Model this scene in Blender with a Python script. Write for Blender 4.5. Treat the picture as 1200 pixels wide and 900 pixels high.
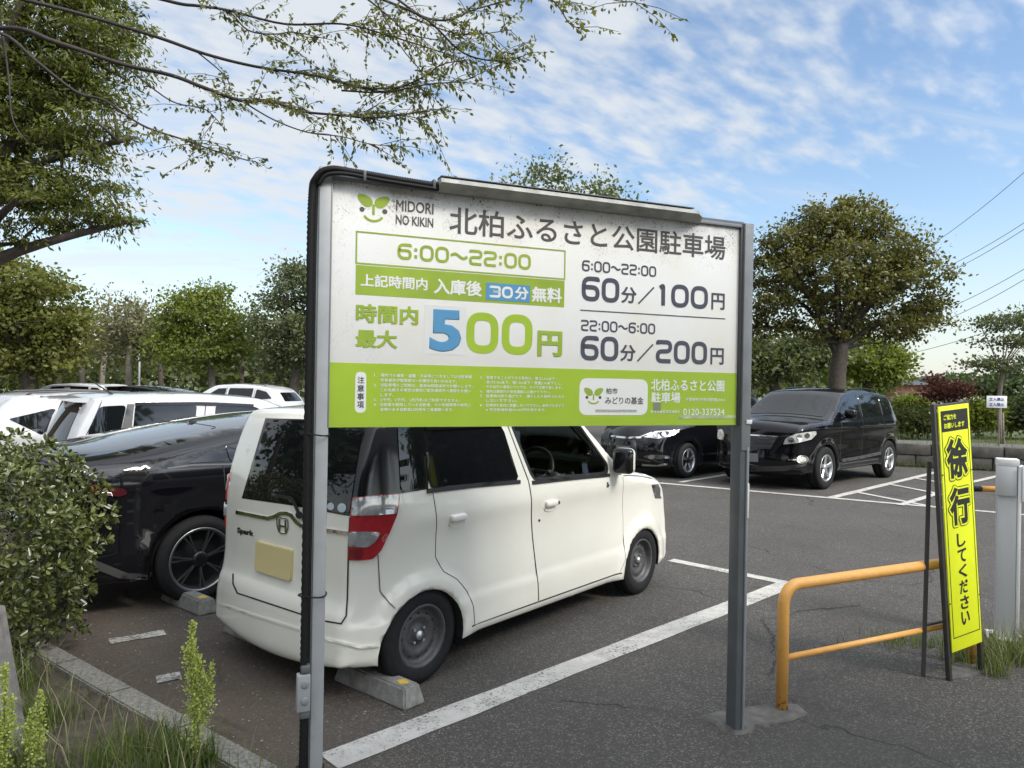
import bpy, bmesh, math, random
import numpy as np
from mathutils import Vector, Matrix, geometry
from mathutils.bvhtree import BVHTree
R = math.radians
random.seed(7)
for o in list(bpy.data.objects): bpy.data.objects.remove(o)
SC = bpy.context.scene
COL = SC.collection

# ------------------------------------------------------------------ camera, sky, sun, exposure
CAM_H, FPX, ROLL = 1.68, 860.0, R(1.0)
cd = bpy.data.cameras.new('camera'); cam = bpy.data.objects.new('camera', cd); COL.objects.link(cam)
cam.matrix_world = Matrix.Translation((0, 0, CAM_H)) @ Matrix.Rotation(R(90), 4, 'X') @ Matrix.Rotation(ROLL, 4, 'Z')
cd.sensor_fit = 'HORIZONTAL'; cd.sensor_width = 36; cd.lens = 36 * FPX / 1200; cd.clip_start = .05; cd.clip_end = 3000
SC.camera = cam
SUN = Vector((.72, -.50, .78)).normalized()
sun_el = math.asin(SUN.z); sun_az = math.atan2(SUN.x, SUN.y)
SKY_STRENGTH, SUN_STRENGTH, CLOUD = .115, 3.1, .64
w = bpy.data.worlds.new('World'); SC.world = w; w.use_nodes = True
nt = w.node_tree; nt.nodes.clear(); N = nt.nodes; L = nt.links
def nd(t, **k):
    n = N.new(t)
    for a, b in k.items(): setattr(n, a, b)
    return n
def mth(op, a, b=None, c=None, clamp=False):
    n = nd('ShaderNodeMath', operation=op); n.use_clamp = clamp
    for i, x in enumerate((a, b, c)):
        if x is None: continue
        if isinstance(x, (int, float)): n.inputs[i].default_value = x
        else: L.new(x, n.inputs[i])
    return n.outputs[0]
sky = nd('ShaderNodeTexSky', sky_type='NISHITA'); sky.sun_disc = False
sky.sun_elevation = sun_el; sky.sun_rotation = sun_az; sky.air_density = 1.1; sky.dust_density = .6; sky.ozone_density = 1.6
tc = nd('ShaderNodeTexCoord'); sx = nd('ShaderNodeSeparateXYZ'); L.new(tc.outputs['Generated'], sx.inputs[0])
zc = mth('MAXIMUM', sx.outputs[2], .0)
den = mth('ADD', zc, .24)
pu = mth('DIVIDE', sx.outputs[0], den); pv = mth('DIVIDE', sx.outputs[1], den)
cv = nd('ShaderNodeCombineXYZ'); L.new(pu, cv.inputs[0]); L.new(pv, cv.inputs[1])
def noise_w(vec, scale, detail, rough, rot=0, sc=(1, 1, 1), loc=(0, 0, 0), dist=0):
    m0 = nd('ShaderNodeMapping'); m0.inputs['Rotation'].default_value = (0, 0, rot); L.new(vec, m0.inputs[0])
    m = nd('ShaderNodeMapping'); m.inputs['Scale'].default_value = sc; m.inputs['Location'].default_value = loc
    L.new(m0.outputs[0], m.inputs[0])
    n = nd('ShaderNodeTexNoise'); n.inputs['Scale'].default_value = scale; n.inputs['Detail'].default_value = detail; n.inputs['Roughness'].default_value = rough; n.inputs['Distortion'].default_value = dist
    L.new(m.outputs[0], n.inputs[0]); return n.outputs[0]
big = noise_w(cv.outputs[0], .75, 3, .5, .5, (1, 1.5, 1), (3.1, 1.2, 0))
rip = noise_w(cv.outputs[0], 8.5, 3, .5, -.62, (.80, 1.35, 1), (1.7, .4, 0), .15)
fine = noise_w(cv.outputs[0], 20, 3, .5, -.62, (.75, 1.4, 1), (.3, 2, 0), .1)
streak = noise_w(cv.outputs[0], 1.6, 5, .55, -.10, (.5, 3.0, 1), (5, 3, 0), .4)
# more cover overhead and ahead, a clear blue window low on the right
gx = mth('MULTIPLY', sx.outputs[0], -.25); cover = mth('ADD', mth('MULTIPLY', mth('SUBTRACT', mth('MINIMUM', zc, .52), .27), .80), mth('ADD', gx, -.035))
a1 = mth('ADD', mth('MULTIPLY', big, .85), mth('ADD', mth('MULTIPLY', rip, .95), mth('MULTIPLY', fine, .42)))
a1 = mth('ADD', a1, cover)
m1 = nd('ShaderNodeMapRange', interpolation_type='SMOOTHSTEP'); m1.inputs[1].default_value = .84; m1.inputs[2].default_value = 1.36; L.new(a1, m1.inputs[0])
m2 = nd('ShaderNodeMapRange', interpolation_type='SMOOTHSTEP'); m2.inputs[1].default_value = .46; m2.inputs[2].default_value = .80; L.new(mth('ADD', streak, mth('MULTIPLY', gx, .7)), m2.inputs[0])
cl = mth('MAXIMUM', mth('MULTIPLY', m1.outputs[0], .92), mth('MULTIPLY', m2.outputs[0], .8))
hz = nd('ShaderNodeMapRange', interpolation_type='SMOOTHSTEP'); hz.inputs[1].default_value = .24; hz.inputs[2].default_value = 0; hz.inputs[3].default_value = 0; hz.inputs[4].default_value = .60; L.new(sx.outputs[2], hz.inputs[0])
fac = mth('MAXIMUM', cl, hz.outputs[0])
bg1 = nd('ShaderNodeBackground'); bg1.inputs[1].default_value = SKY_STRENGTH
hsv = nd('ShaderNodeHueSaturation'); hsv.inputs['Saturation'].default_value = 1.02; hsv.inputs['Value'].default_value = 1.25; L.new(sky.outputs[0], hsv.inputs['Color']); L.new(hsv.outputs[0], bg1.inputs[0])
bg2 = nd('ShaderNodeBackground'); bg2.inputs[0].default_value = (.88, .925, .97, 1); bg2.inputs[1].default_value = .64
# thin cloud brightened towards the veiled sun, behind the viewpoint, to add foreground light
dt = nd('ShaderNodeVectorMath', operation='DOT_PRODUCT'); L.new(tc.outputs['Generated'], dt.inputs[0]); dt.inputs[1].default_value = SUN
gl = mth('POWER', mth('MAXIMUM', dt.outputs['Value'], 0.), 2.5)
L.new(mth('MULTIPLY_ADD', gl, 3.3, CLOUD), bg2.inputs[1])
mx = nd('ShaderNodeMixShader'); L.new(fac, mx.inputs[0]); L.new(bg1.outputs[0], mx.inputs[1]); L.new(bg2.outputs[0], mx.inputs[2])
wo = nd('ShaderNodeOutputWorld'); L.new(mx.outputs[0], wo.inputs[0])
sl = bpy.data.lights.new('sun', 'SUN'); sl.energy = SUN_STRENGTH; sl.angle = R(16); sl.color = (1, .94, .84)
so = bpy.data.objects.new('sun', sl); COL.objects.link(so); so.rotation_euler = SUN.to_track_quat('Z', 'Y').to_euler(); so.location = SUN * 50
SC.view_settings.view_transform = 'Standard'; SC.view_settings.look = 'None'; SC.view_settings.gamma = 1; SC.view_settings.use_curve_mapping = False
SC.view_settings.exposure = 0.50
SC.render.engine = 'CYCLES'
SC.cycles.max_bounces = 6; SC.cycles.transparent_max_bounces = 12; SC.cycles.use_denoising = True

# ------------------------------------------------------------------ layout helpers (photo is 1200x900)
CAMP = np.array([0, 0, CAM_H])
def ray(u, v):
    du, dv = u - 600, v - 450
    a = du * math.cos(ROLL) + dv * math.sin(ROLL); b = -du * math.sin(ROLL) + dv * math.cos(ROLL)
    return np.array([a / FPX, 1, -b / FPX])
def G(u, v, z=0.0):
    r = ray(u, v); t = (z - CAM_H) / r[2]; return CAMP + r * t
def AT(u, v, Y): return CAMP + ray(u, v) * Y

# ------------------------------------------------------------------ materials
MATS = {}
def mat(name, col, rough=.5, metal=0.0, spec=.5, coat=0.0, noise=0.0, nscale=20.0, bump=0.0, bscale=60.0, alpha=None):
    if name in MATS: return MATS[name]
    m = bpy.data.materials.new(name); m.use_nodes = True; t = m.node_tree; b = t.nodes['Principled BSDF']
    b.inputs['Base Color'].default_value = (*col, 1); b.inputs['Roughness'].default_value = rough; b.inputs['Metallic'].default_value = metal
    b.inputs['Specular IOR Level'].default_value = spec
    b.inputs['Coat Weight'].default_value = coat; b.inputs['Coat Roughness'].default_value = .04
    co = t.nodes.new('ShaderNodeTexCoord')
    if noise:
        n = t.nodes.new('ShaderNodeTexNoise'); n.inputs['Scale'].default_value = nscale; n.inputs['Detail'].default_value = 6; t.links.new(co.outputs['Object'], n.inputs[0])
        r = t.nodes.new('ShaderNodeMapRange'); r.inputs[1].default_value = .25; r.inputs[2].default_value = .75; r.inputs[3].default_value = 1 - noise; r.inputs[4].default_value = 1 + noise
        t.links.new(n.outputs[0], r.inputs[0])
        x = t.nodes.new('ShaderNodeVectorMath'); x.operation = 'SCALE'; x.inputs[0].default_value = col; t.links.new(r.outputs[0], x.inputs['Scale']); t.links.new(x.outputs[0], b.inputs['Base Color'])
    if bump:
        n = t.nodes.new('ShaderNodeTexNoise'); n.inputs['Scale'].default_value = bscale; n.inputs['Detail'].default_value = 5; t.links.new(co.outputs['Object'], n.inputs[0])
        u = t.nodes.new('ShaderNodeBump'); u.inputs['Strength'].default_value = bump; u.inputs['Distance'].default_value = .01; t.links.new(n.outputs[0], u.inputs['Height']); t.links.new(u.outputs[0], b.inputs['Normal'])
    MATS[name] = m; return m
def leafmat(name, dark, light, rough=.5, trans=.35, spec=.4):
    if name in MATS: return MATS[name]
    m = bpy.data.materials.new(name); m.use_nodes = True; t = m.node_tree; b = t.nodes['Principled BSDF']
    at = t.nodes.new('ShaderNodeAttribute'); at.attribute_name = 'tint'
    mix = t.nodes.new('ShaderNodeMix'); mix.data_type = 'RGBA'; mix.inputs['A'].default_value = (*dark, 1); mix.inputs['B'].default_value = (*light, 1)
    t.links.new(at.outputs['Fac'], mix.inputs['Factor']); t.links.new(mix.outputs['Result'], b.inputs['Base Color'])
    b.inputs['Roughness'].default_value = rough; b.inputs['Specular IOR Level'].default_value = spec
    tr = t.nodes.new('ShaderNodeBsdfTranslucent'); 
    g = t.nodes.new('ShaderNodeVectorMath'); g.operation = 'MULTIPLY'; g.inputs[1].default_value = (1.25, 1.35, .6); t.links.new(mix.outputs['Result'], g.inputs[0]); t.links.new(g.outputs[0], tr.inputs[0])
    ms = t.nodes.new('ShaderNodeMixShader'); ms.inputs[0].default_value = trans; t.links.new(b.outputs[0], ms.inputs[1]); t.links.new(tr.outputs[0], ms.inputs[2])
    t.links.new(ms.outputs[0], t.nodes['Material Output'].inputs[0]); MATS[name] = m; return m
def seeglass(name, tint, base=.04):
    m = bpy.data.materials.new(name); m.use_nodes = True; t = m.node_tree; t.nodes.clear()
    tr = t.nodes.new('ShaderNodeBsdfTransparent'); tr.inputs[0].default_value = (*tint, 1)
    gl = t.nodes.new('ShaderNodeBsdfGlossy'); gl.inputs['Roughness'].default_value = .02
    fr = t.nodes.new('ShaderNodeFresnel'); fr.inputs[0].default_value = 1.5
    ms = t.nodes.new('ShaderNodeMixShader'); t.links.new(fr.outputs[0], ms.inputs[0]); t.links.new(tr.outputs[0], ms.inputs[1]); t.links.new(gl.outputs[0], ms.inputs[2])
    o = t.nodes.new('ShaderNodeOutputMaterial'); t.links.new(ms.outputs[0], o.inputs[0]); MATS[name] = m; return m

# ------------------------------------------------------------------ mesh helpers
def mk(name, verts, faces, m, parent=None, smooth=True):
    me = bpy.data.meshes.new(name); me.from_pydata([tuple(map(float, v)) for v in verts], [], faces); me.update()
    if smooth: me.polygons.foreach_set('use_smooth', [True] * len(me.polygons))
    if m: me.materials.append(m)
    o = bpy.data.objects.new(name, me); COL.objects.link(o)
    if parent: o.parent = parent
    return o
def from_bm(name, bm, m, parent=None, smooth=True, sharp=40):
    bmesh.ops.recalc_face_normals(bm, faces=bm.faces[:])
    if smooth:
        for f in bm.faces: f.smooth = True
        for e in bm.edges:
            if len(e.link_faces) == 2 and e.calc_face_angle(0) > R(sharp): e.smooth = False
    me = bpy.data.meshes.new(name); bm.to_mesh(me); bm.free()
    if m: me.materials.append(m)
    o = bpy.data.objects.new(name, me); COL.objects.link(o)
    if parent: o.parent = parent
    return o
def tag(o, label, cat, group=None, kind=None):
    if label: o['label'] = label
    if cat: o['category'] = cat
    if group: o['group'] = group
    if kind: o['kind'] = kind
    return o
def struct(o): o['kind'] = 'structure'; return o
def empty(name, loc=(0, 0, 0), rz=0, parent=None):
    o = bpy.data.objects.new(name, None); COL.objects.link(o); o.location = loc; o.rotation_euler = (0, 0, rz); o.empty_display_size = .1
    if parent: o.parent = parent
    return o
def copy_tree(o, parent=None):
    c = o.copy(); COL.objects.link(c)
    if parent: c.parent = parent
    for ch in list(o.children): copy_tree(ch, c)
    return c
def bm_box(bm, c, s, rot=None, bevel=0.0, seg=2):
    r = bmesh.ops.create_cube(bm, size=1); vs = r['verts']
    M = Matrix.Translation(c) @ (rot.to_4x4() if rot else Matrix()) @ Matrix.Diagonal((*s, 1))
    bmesh.ops.transform(bm, matrix=M, verts=vs)
    if bevel:
        es = list({e for v in vs for e in v.link_edges}); bmesh.ops.bevel(bm, geom=es, offset=bevel, segments=seg, affect='EDGES', profile=.5)
def box(name, c, s, m, parent=None, bevel=.004, rot=None, seg=2):
    bm = bmesh.new(); bm_box(bm, c, s, rot, bevel, seg); return from_bm(name, bm, m, parent)
def tube_vf(pts, rad, sides=8, V=None, F=None, cap=True):
    V = [] if V is None else V; F = [] if F is None else F
    pts = [np.array(p, float) for p in pts]; n = len(pts)
    rad = [rad] * n if isinstance(rad, (int, float)) else list(rad)
    b0 = len(V); up = None
    for i in range(n):
        t = pts[min(i + 1, n - 1)] - pts[max(i - 1, 0)]; t = t / (np.linalg.norm(t) + 1e-9)
        if up is None:
            up = np.cross(t, (0, 0, 1.)); 
            if np.linalg.norm(up) < .05: up = np.cross(t, (1., 0, 0))
        up = up - t * np.dot(up, t); up /= (np.linalg.norm(up) + 1e-9); s = np.cross(t, up)
        for k in range(sides):
            a = 2 * math.pi * k / sides; V.append(pts[i] + rad[i] * (up * math.cos(a) + s * math.sin(a)))
    for i in range(n - 1):
        for k in range(sides):
            a = b0 + i * sides; k2 = (k + 1) % sides; F.append((a + k, a + k2, a + sides + k2, a + sides + k))
    if cap: F.append(tuple(b0 + k for k in range(sides))[::-1]); F.append(tuple(b0 + (n - 1) * sides + k for k in range(sides)))
    return V, F
def tube(name, pts, rad, m, parent=None, sides=10):
    V, F = tube_vf(pts, rad, sides); return mk(name, V, F, m, parent)
def smooth_path(pts, n=6):
    pts = [np.array(p, float) for p in pts]; out = []
    for i in range(len(pts) - 1):
        p0 = pts[max(i - 1, 0)]; p1 = pts[i]; p2 = pts[i + 1]; p3 = pts[min(i + 2, len(pts) - 1)]
        for k in range(n):
            t = k / n; out.append(.5 * ((2 * p1) + (-p0 + p2) * t + (2 * p0 - 5 * p1 + 4 * p2 - p3) * t * t + (-p0 + 3 * p1 - 3 * p2 + p3) * t ** 3))
    out.append(pts[-1]); return out
def lathe(name, prof, m, parent=None, seg=40, close=False):   # prof: (radius, y) around the y axis
    V = []; F = []; n = len(prof)
    for k in range(seg):
        a = 2 * math.pi * k / seg
        for r, y in prof: V.append((r * math.cos(a), y, r * math.sin(a)))
    for k in range(seg):
        k2 = (k + 1) % seg
        for i in range(n - 1): F.append((k * n + i, k * n + i + 1, k2 * n + i + 1, k2 * n + i))
    o = mk(name, V, F, m, parent); return o
def inpoly(P, poly):
    P = np.asarray(P, float); poly = np.asarray(poly, float); x, y = P[:, 0], P[:, 1]; r = np.zeros(len(P), bool); n = len(poly); j = n - 1
    for i in range(n):
        xi, yi = poly[i]; xj, yj = poly[j]
        c = ((yi > y) != (yj > y)) & (x < (xj - xi) * (y - yi) / ((yj - yi) if yj != yi else 1e-12) + xi); r ^= c; j = i
    return r
def segdist(P, A, B):
    P = np.asarray(P, float)[:, None, :]; A = np.asarray(A, float)[None]; B = np.asarray(B, float)[None]; d = B - A
    t = np.clip(((P - A) * d).sum(2) / ((d * d).sum(2) + 1e-12), 0, 1); q = A + d * t[..., None]; D = np.sqrt(((P - q) ** 2).sum(2))
    i = D.argmin(1); k = np.arange(len(P)); return D[k, i], i, t[k, i]
def resample(poly, step, closed=True):
    out = []; n = len(poly)
    for i in range(n if closed else n - 1):
        a = np.array(poly[i], float); b = np.array(poly[(i + 1) % n], float); k = max(1, int(math.ceil(np.linalg.norm(b - a) / step)))
        for j in range(k): out.append(a + (b - a) * j / k)
    if not closed: out.append(np.array(poly[-1], float))
    return out
def rounded(poly, r, n=4):
    out = []; k = len(poly)
    for i in range(k):
        p = np.array(poly[i], float); a = np.array(poly[i - 1], float) - p; b = np.array(poly[(i + 1) % k], float) - p
        la, lb = np.linalg.norm(a), np.linalg.norm(b); q = min(r, la * .45, lb * .45); A = p + a / la * q; B = p + b / lb * q
        for j in range(n + 1):
            t = j / n; out.append((1 - t) ** 2 * A + 2 * t * (1 - t) * p + t * t * B)
    return out
def cdt(loops, grid, extra=(), holes=()):
    """triangulate the inside of loops[0] less the holes; returns 2D verts and triangles"""
    pts = []; edges = []
    for lp in list(loops) + list(holes):
        b = len(pts); pts += [tuple(p) for p in lp]; n = len(lp); edges += [(b + i, b + (i + 1) % n) for i in range(n)]
    O = np.array(loops[0]); lo = O.min(0); hi = O.max(0)
    if grid:
        gx, gy = np.meshgrid(np.arange(lo[0] + grid * .5, hi[0], grid), np.arange(lo[1] + grid * .5, hi[1], grid)); g = np.stack([gx.ravel(), gy.ravel()], 1)
        if len(g):
            g = g[inpoly(g, O)]
            if len(g):
                A = np.array([pts[e[0]] for e in edges]); B = np.array([pts[e[1]] for e in edges]); d, _, _ = segdist(g, A, B); g = g[d > grid * .45]
                pts += [tuple(p) for p in g]
    pts += [tuple(p) for p in extra]
    v, e, f, *_ = geometry.delaunay_2d_cdt([Vector(p) for p in pts], edges, [], 0, 1e-5, False)
    V = np.array([(p.x, p.y) for p in v]); T = np.array([t for t in f if len(t) == 3]); c = V[T].mean(1)
    ok = inpoly(c, O)
    return V, T, ok, c
# ------------------------------------------------------------------ car builder
M_TYRE = mat('tyre_rubber', (.016, .016, .017), .8, spec=.18, noise=.25, nscale=40, bump=.2, bscale=120)
M_DARK = mat('dark_plastic', (.015, .015, .016), .45)
M_UNDER = mat('underbody_black', (.010, .010, .011), .8)
M_GLASS = mat('dark_window_glass', (.006, .007, .008), .03, spec=.6, coat=.0)
M_GLOSSBLK = mat('gloss_black_trim', (.008, .008, .009), .12)
M_CHROME = mat('chrome_trim', (.75, .75, .74), .12, metal=1)
M_SEAM = mat('panel_gap', (.02, .02, .02), .8)
M_CLEARLENS = mat('clear_lens', (.55, .57, .58), .08, metal=.55, coat=1)
M_SEE = seeglass('clear_window_glass', (.72, .80, .76))
M_STEEL = mat('black_steel_rim', (.055, .056, .058), .5, noise=.3, nscale=30)
M_ALLOY = mat('silver_alloy', (.55, .56, .57), .28, metal=.85)
M_ALLOYDK = mat('dark_machined_alloy', (.24, .245, .25), .3, metal=.85); M_ALLOYBLK = mat('black_alloy', (.012, .012, .013), .25)

def ss(a, b, x): t = np.clip((np.asarray(x, float) - a) / (b - a), 0, 1); return t * t * (3 - 2 * t)

class Car:
    def __init__(s, name, label, o, ang, top, axles, Ra, za, W, paint, zb=.18, grid=.05, M=17, group=None, cat='car', wscut=None, sidecuts=()):
        s.root = empty(name, (o[0], o[1], 0), ang); tag(s.root, label, cat, group)
        s.mw = Matrix.Translation((o[0], o[1], 0)) @ Matrix.Rotation(ang, 4, 'Z'); s.inv = s.mw.inverted(); s.campos = s.inv @ Vector((0, 0, CAM_H))
        s.paint = paint
        tp = [np.array(p, float) for p in top]
        sm = smooth_path(tp, 5)                    # (x,z,a,b,crown)
        out = [p for p in sm]; kind = [0] * len(out)
        # along the bottom from the nose back, with the wheel arches
        def add(x, z, a, b): out.append(np.array((x, z, a, b, 0.))); kind.append(1)
        x0 = top[-1][0]; 
        for ax, ra in sorted(axles, reverse=True):
            dx = math.sqrt(max(ra * ra - (zb - za) ** 2, .01))
            for t in np.linspace(.1, .9, 4): add(x0 + (ax + dx - x0) * t, zb, .05, .03)
            a0 = math.atan2(zb - za, dx); a1 = math.pi - a0
            for t in np.linspace(0, 1, 19): an = a0 + (a1 - a0) * t; add(ax + ra * math.cos(an), za + ra * math.sin(an), .02, .012)
            x0 = ax - dx
        xe = top[0][0]
        for t in np.linspace(.08, .9, 5): add(x0 + (xe - x0) * t, zb + (top[0][1] - zb) * t, .05, .03)
        O = np.array(out); s.O = O; P = O[:, :2]; n = len(P); nx = np.roll(P, -1, 0)
        # in-plane normals (outward = left of the direction of travel)
        d = np.roll(P, -1, 0) - np.roll(P, 1, 0); d /= np.linalg.norm(d, axis=1)[:, None] + 1e-9; nrm = np.stack([-d[:, 1], d[:, 0]], 1); s.nrm = nrm
        def Y(p):
            p = np.asarray(p, float); D, i, t = segdist(p, P, nx); j = (i + 1) % n
            a = O[i, 2] * (1 - t) + O[j, 2] * t; b = O[i, 3] * (1 - t) + O[j, 3] * t
            q = np.clip(D / np.maximum(a, 1e-4), 0, 1); return W(p[:, 0], p[:, 1]) - b * (1 - np.sqrt(np.clip(1 - (1 - q) ** 2, 0, 1)))
        s.Y = Y
        extra = []
        for th in (18, 36, 54, 72, 90):
            q = P - nrm * (O[:, 2] * (1 - math.cos(R(th))))[:, None]; ok = inpoly(q, P); D, _, _ = segdist(q, P, nx); ok &= D > .85 * O[:, 2] * (1 - math.cos(R(th))); extra += [tuple(x) for x in q[ok]]
        V, T, ok, c = cdt([[tuple(p) for p in P]] + [list(map(tuple, resample(k, .04))) for k in sidecuts], grid, extra)
        y = Y(V); T = T[ok]; c = c[ok]; keep = np.ones(len(T), bool)
        for k in sidecuts: keep &= ~inpoly(c, k)
        verts = []; faces = []; full = []
        for sg in (-1, 1):
            b = len(verts); verts += [(V[i, 0], sg * y[i], V[i, 1]) for i in range(len(V))]
            for k, t in enumerate(T):
                f = (b + t[0], b + t[1], b + t[2]) if sg < 0 else (b + t[2], b + t[1], b + t[0]); full.append(f)
                if keep[k]: faces.append(f)
        # the wrap: bonnet, roof, tail, nose; underbody apart
        Yo = W(P[:, 0], P[:, 1]) - O[:, 3]; S = np.linspace(-1, 1, M); uv = []; uf = []; b = len(verts)
        for i in range(n):
            for q in S:
                p = P[i] + nrm[i] * O[i, 4] * (1 - q * q); verts.append((p[0], q * Yo[i], p[1]))
        for i in range(n):
            i2 = (i + 1) % n
            for k in range(M - 1):
                f = (b + i * M + k, b + i2 * M + k, b + i2 * M + k + 1, b + i * M + k + 1)
                full.append(f)
                if kind[i] or (kind[i2] and i2 != 0): uf.append(f); continue
                if wscut:
                    cc = sum((np.array(verts[q]) for q in f)) / 4
                    (xa, za_), (xb, zb_), hw = wscut
                    if min(xa, xb) < cc[0] < max(xa, xb) and min(za_, zb_) < cc[2] and abs(cc[1]) < hw: continue
                faces.append(f)
        s.bvh = BVHTree.FromPolygons([Vector(v) for v in verts], full)
        s.body = s._mesh('body', verts, faces, paint); s._mesh('underbody', verts, uf, M_UNDER)
        s.P, s.nx = P, nx; s.fair(s.body)
    def nrm_at(s, p, sg):
        e = .012; p = np.asarray(p, float); dx = (s.Y(p + (e, 0)) - s.Y(p - (e, 0))) / (2 * e); dz = (s.Y(p + (0, e)) - s.Y(p - (0, e))) / (2 * e)
        n = np.stack([-dx, np.ones(len(p)), -dz], 1); n[:, 1] *= 1; n /= np.linalg.norm(n, axis=1)[:, None]; n[:, 1] *= sg; return n
    def fair(s, o, tol=3e-4, off=0.0):
        """smooth shading from the analytic body surface instead of the triangles"""
        me = o.data; k = len(me.vertices); a = np.empty(k * 3); me.vertices.foreach_get('co', a); a = a.reshape(-1, 3)
        b = np.array([v.normal[:] for v in me.vertices]) if k else None
        p = a[:, [0, 2]]; D, _, _ = segdist(p, s.P, s.nx); ok = (D > .016) & inpoly(p, s.P)
        yy = s.Y(p); ok &= np.abs(np.abs(a[:, 1]) - yy - off) < tol
        if ok.any(): b[ok] = s.nrm_at(p[ok], 1) * np.stack([np.ones(ok.sum()), np.sign(a[ok, 1]), np.ones(ok.sum())], 1)
        me.normals_split_custom_set_from_vertices([tuple(map(float, q)) for q in b])
    def _mesh(s, name, verts, faces, m):
        bm = bmesh.new(); bv = {}
        for f in faces:
            for i in f:
                if i not in bv: bv[i] = bm.verts.new(verts[i])
            try: bm.faces.new([bv[i] for i in f])
            except ValueError: pass
        bmesh.ops.remove_doubles(bm, verts=bm.verts[:], dist=2e-4)
        return from_bm(name, bm, m, s.root, sharp=50)
    # rays in local space
    def rays(s, mode, p):
        if mode == 'px':
            d = s.inv.to_3x3() @ Vector(ray(*p)); return s.campos, d.normalized()
        if mode == 'right': return Vector((p[0], -3, p[1])), Vector((0, 1, 0))
        if mode == 'left': return Vector((p[0], 3, p[1])), Vector((0, -1, 0))
        if mode == 'rear': return Vector((-4, p[0], p[1])), Vector((1, 0, 0))
        if mode == 'front': return Vector((8, p[0], p[1])), Vector((-1, 0, 0))
        O, U, Vv, D = mode; return O + U * p[0] + Vv * p[1], D
    def hit(s, mode, p, off):
        o, d = s.rays(mode, p); h = s.bvh.ray_cast(o, d)
        if h[0] is None:
            t = (Vector((1.2, 0, .8)) - o).dot(d); q = s.bvh.find_nearest(o + d * t); return q[0] - d * off, d
        return h[0] - d * off, d
    def patch(s, name, mode, poly, m, parent=None, off=.003, grid=.06, thick=.006, holes=(), step=None, mirror=False, smooth=True, fair=False):
        step = step or grid
        V, T, ok, c = cdt([resample(poly, step)], grid, holes=[resample(h, step) for h in holes]); T = T[ok]; c = c[ok]
        for h in holes: k = ~inpoly(c, h); T = T[k]; c = c[k]
        hs = [s.hit(mode, p, off) for p in V]
        if mode in ('right', 'left'):
            sg = -1 if mode == 'right' else 1; D_, _, _ = segdist(V, s.P, s.nx); yy = s.Y(V); ii = inpoly(V, s.P)
            hs = [(Vector((V[i, 0], sg * (yy[i] + off), V[i, 1])), h[1]) if ii[i] else h for i, h in enumerate(hs)]
        bm = bmesh.new(); bv = [bm.verts.new(h[0]) for h in hs]
        for t in T:
            a, b, c3 = (hs[i][0] for i in t); n = (b - a).cross(c3 - a)
            t = t if n.dot(hs[t[0]][1]) < 0 else t[::-1]
            try: bm.faces.new([bv[i] for i in t])
            except ValueError: pass
        for v in [v for v in bm.verts if not v.link_faces]: bm.verts.remove(v)
        be = [e for e in bm.edges if len(e.link_faces) == 1]
        dirs = {v: h[1] for v, h in zip(bv, hs) if v.is_valid}
        nv = {}
        for e in be:
            for v in e.verts:
                if v not in nv: nv[v] = bm.verts.new(v.co + dirs[v] * (thick + max(off, 0)))
        for e in be:
            a, b = e.verts; f = e.link_faces[0]
            # wind against the neighbour
            lp = [l for l in f.loops if l.edge == e][0]
            a, b = lp.vert, lp.link_loop_next.vert
            bm.faces.new((b, a, nv[a], nv[b])); e.smooth = False
        for f in bm.faces: f.smooth = smooth
        me = bpy.data.meshes.new(name); bm.to_mesh(me)
        me.materials.append(m); o = bpy.data.objects.new(name, me); COL.objects.link(o); o.parent = parent or s.root
        if mode in ('right', 'left') and fair: s.fair(o, 3e-4, off)
        if mirror:
            bmesh.ops.transform(bm, matrix=Matrix.Diagonal((1, -1, 1, 1)), verts=bm.verts[:]); bmesh.ops.reverse_faces(bm, faces=bm.faces[:])
            m2 = bpy.data.meshes.new(name); bm.to_mesh(m2); m2.materials.append(m); o2 = bpy.data.objects.new(name, m2); COL.objects.link(o2); o2.parent = (parent if isinstance(mirror, bool) else mirror) or s.root
            bm.free(); return o, o2
        bm.free(); return o
    def strip(s, name, mode, pts, wid, m, parent=None, off=.003, thick=.004, closed=False, step=None, mirror=False):
        poly = ribbon(pts, wid, closed); step = step or wid * 3
        if closed: return s.patch(name, mode, poly[0], m, parent, off, None, thick, holes=[poly[1]], step=step, mirror=mirror)
        return s.patch(name, mode, poly, m, parent, off, None, thick, step=step, mirror=mirror)
    def wheel(s, x, r, rimr, wid, style, yout, side=-1, zc=None):
        e = empty('wheel', (x, side * yout, zc or r), 0 if side < 0 else math.pi, s.root)
        mid = (r + rimr) / 2
        lathe('tyre', [(rimr - .012, .02), (rimr, .006), (rimr + .012, .0), (mid, -.006), (r - .035, .0), (r - .03, .004), (r - .012, .012), (r - .004, .024), (r, .045), (r, .068), (r - .006, .07), (r - .006, .076), (r, .078), (r, wid - .045), (r - .012, wid - .012), (mid, wid), (rimr, wid - .005)], M_TYRE, e, 56)
        if style == 'steel':
            rim = lathe('rim', [(rimr + .004, .004), (rimr - .004, .0), (rimr - .012, .004), (rimr - .018, .028), (rimr - .03, .05), (rimr - .045, .046), (rimr - .06, .036), (rimr - .085, .040), (.068, .058), (.055, .050), (.036, .046), (.033, .034), (.026, .030), (0, .030)], M_STEEL, e, 48)
            bm = bmesh.new(); bm.from_mesh(rim.data); rim.data.materials.append(M_UNDER); rim.data.materials.append(M_ALLOY)
            for k in range(12):
                a = 2 * math.pi * k / 12; rc = rimr - .052
                f = bm.faces.new([bm.verts.new((rc * math.cos(a) + .0085 * math.cos(b_), .0385, rc * math.sin(a) + .0085 * math.sin(b_))) for b_ in [2 * math.pi * q / 10 for q in range(10)]]); f.material_index = 1
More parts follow.
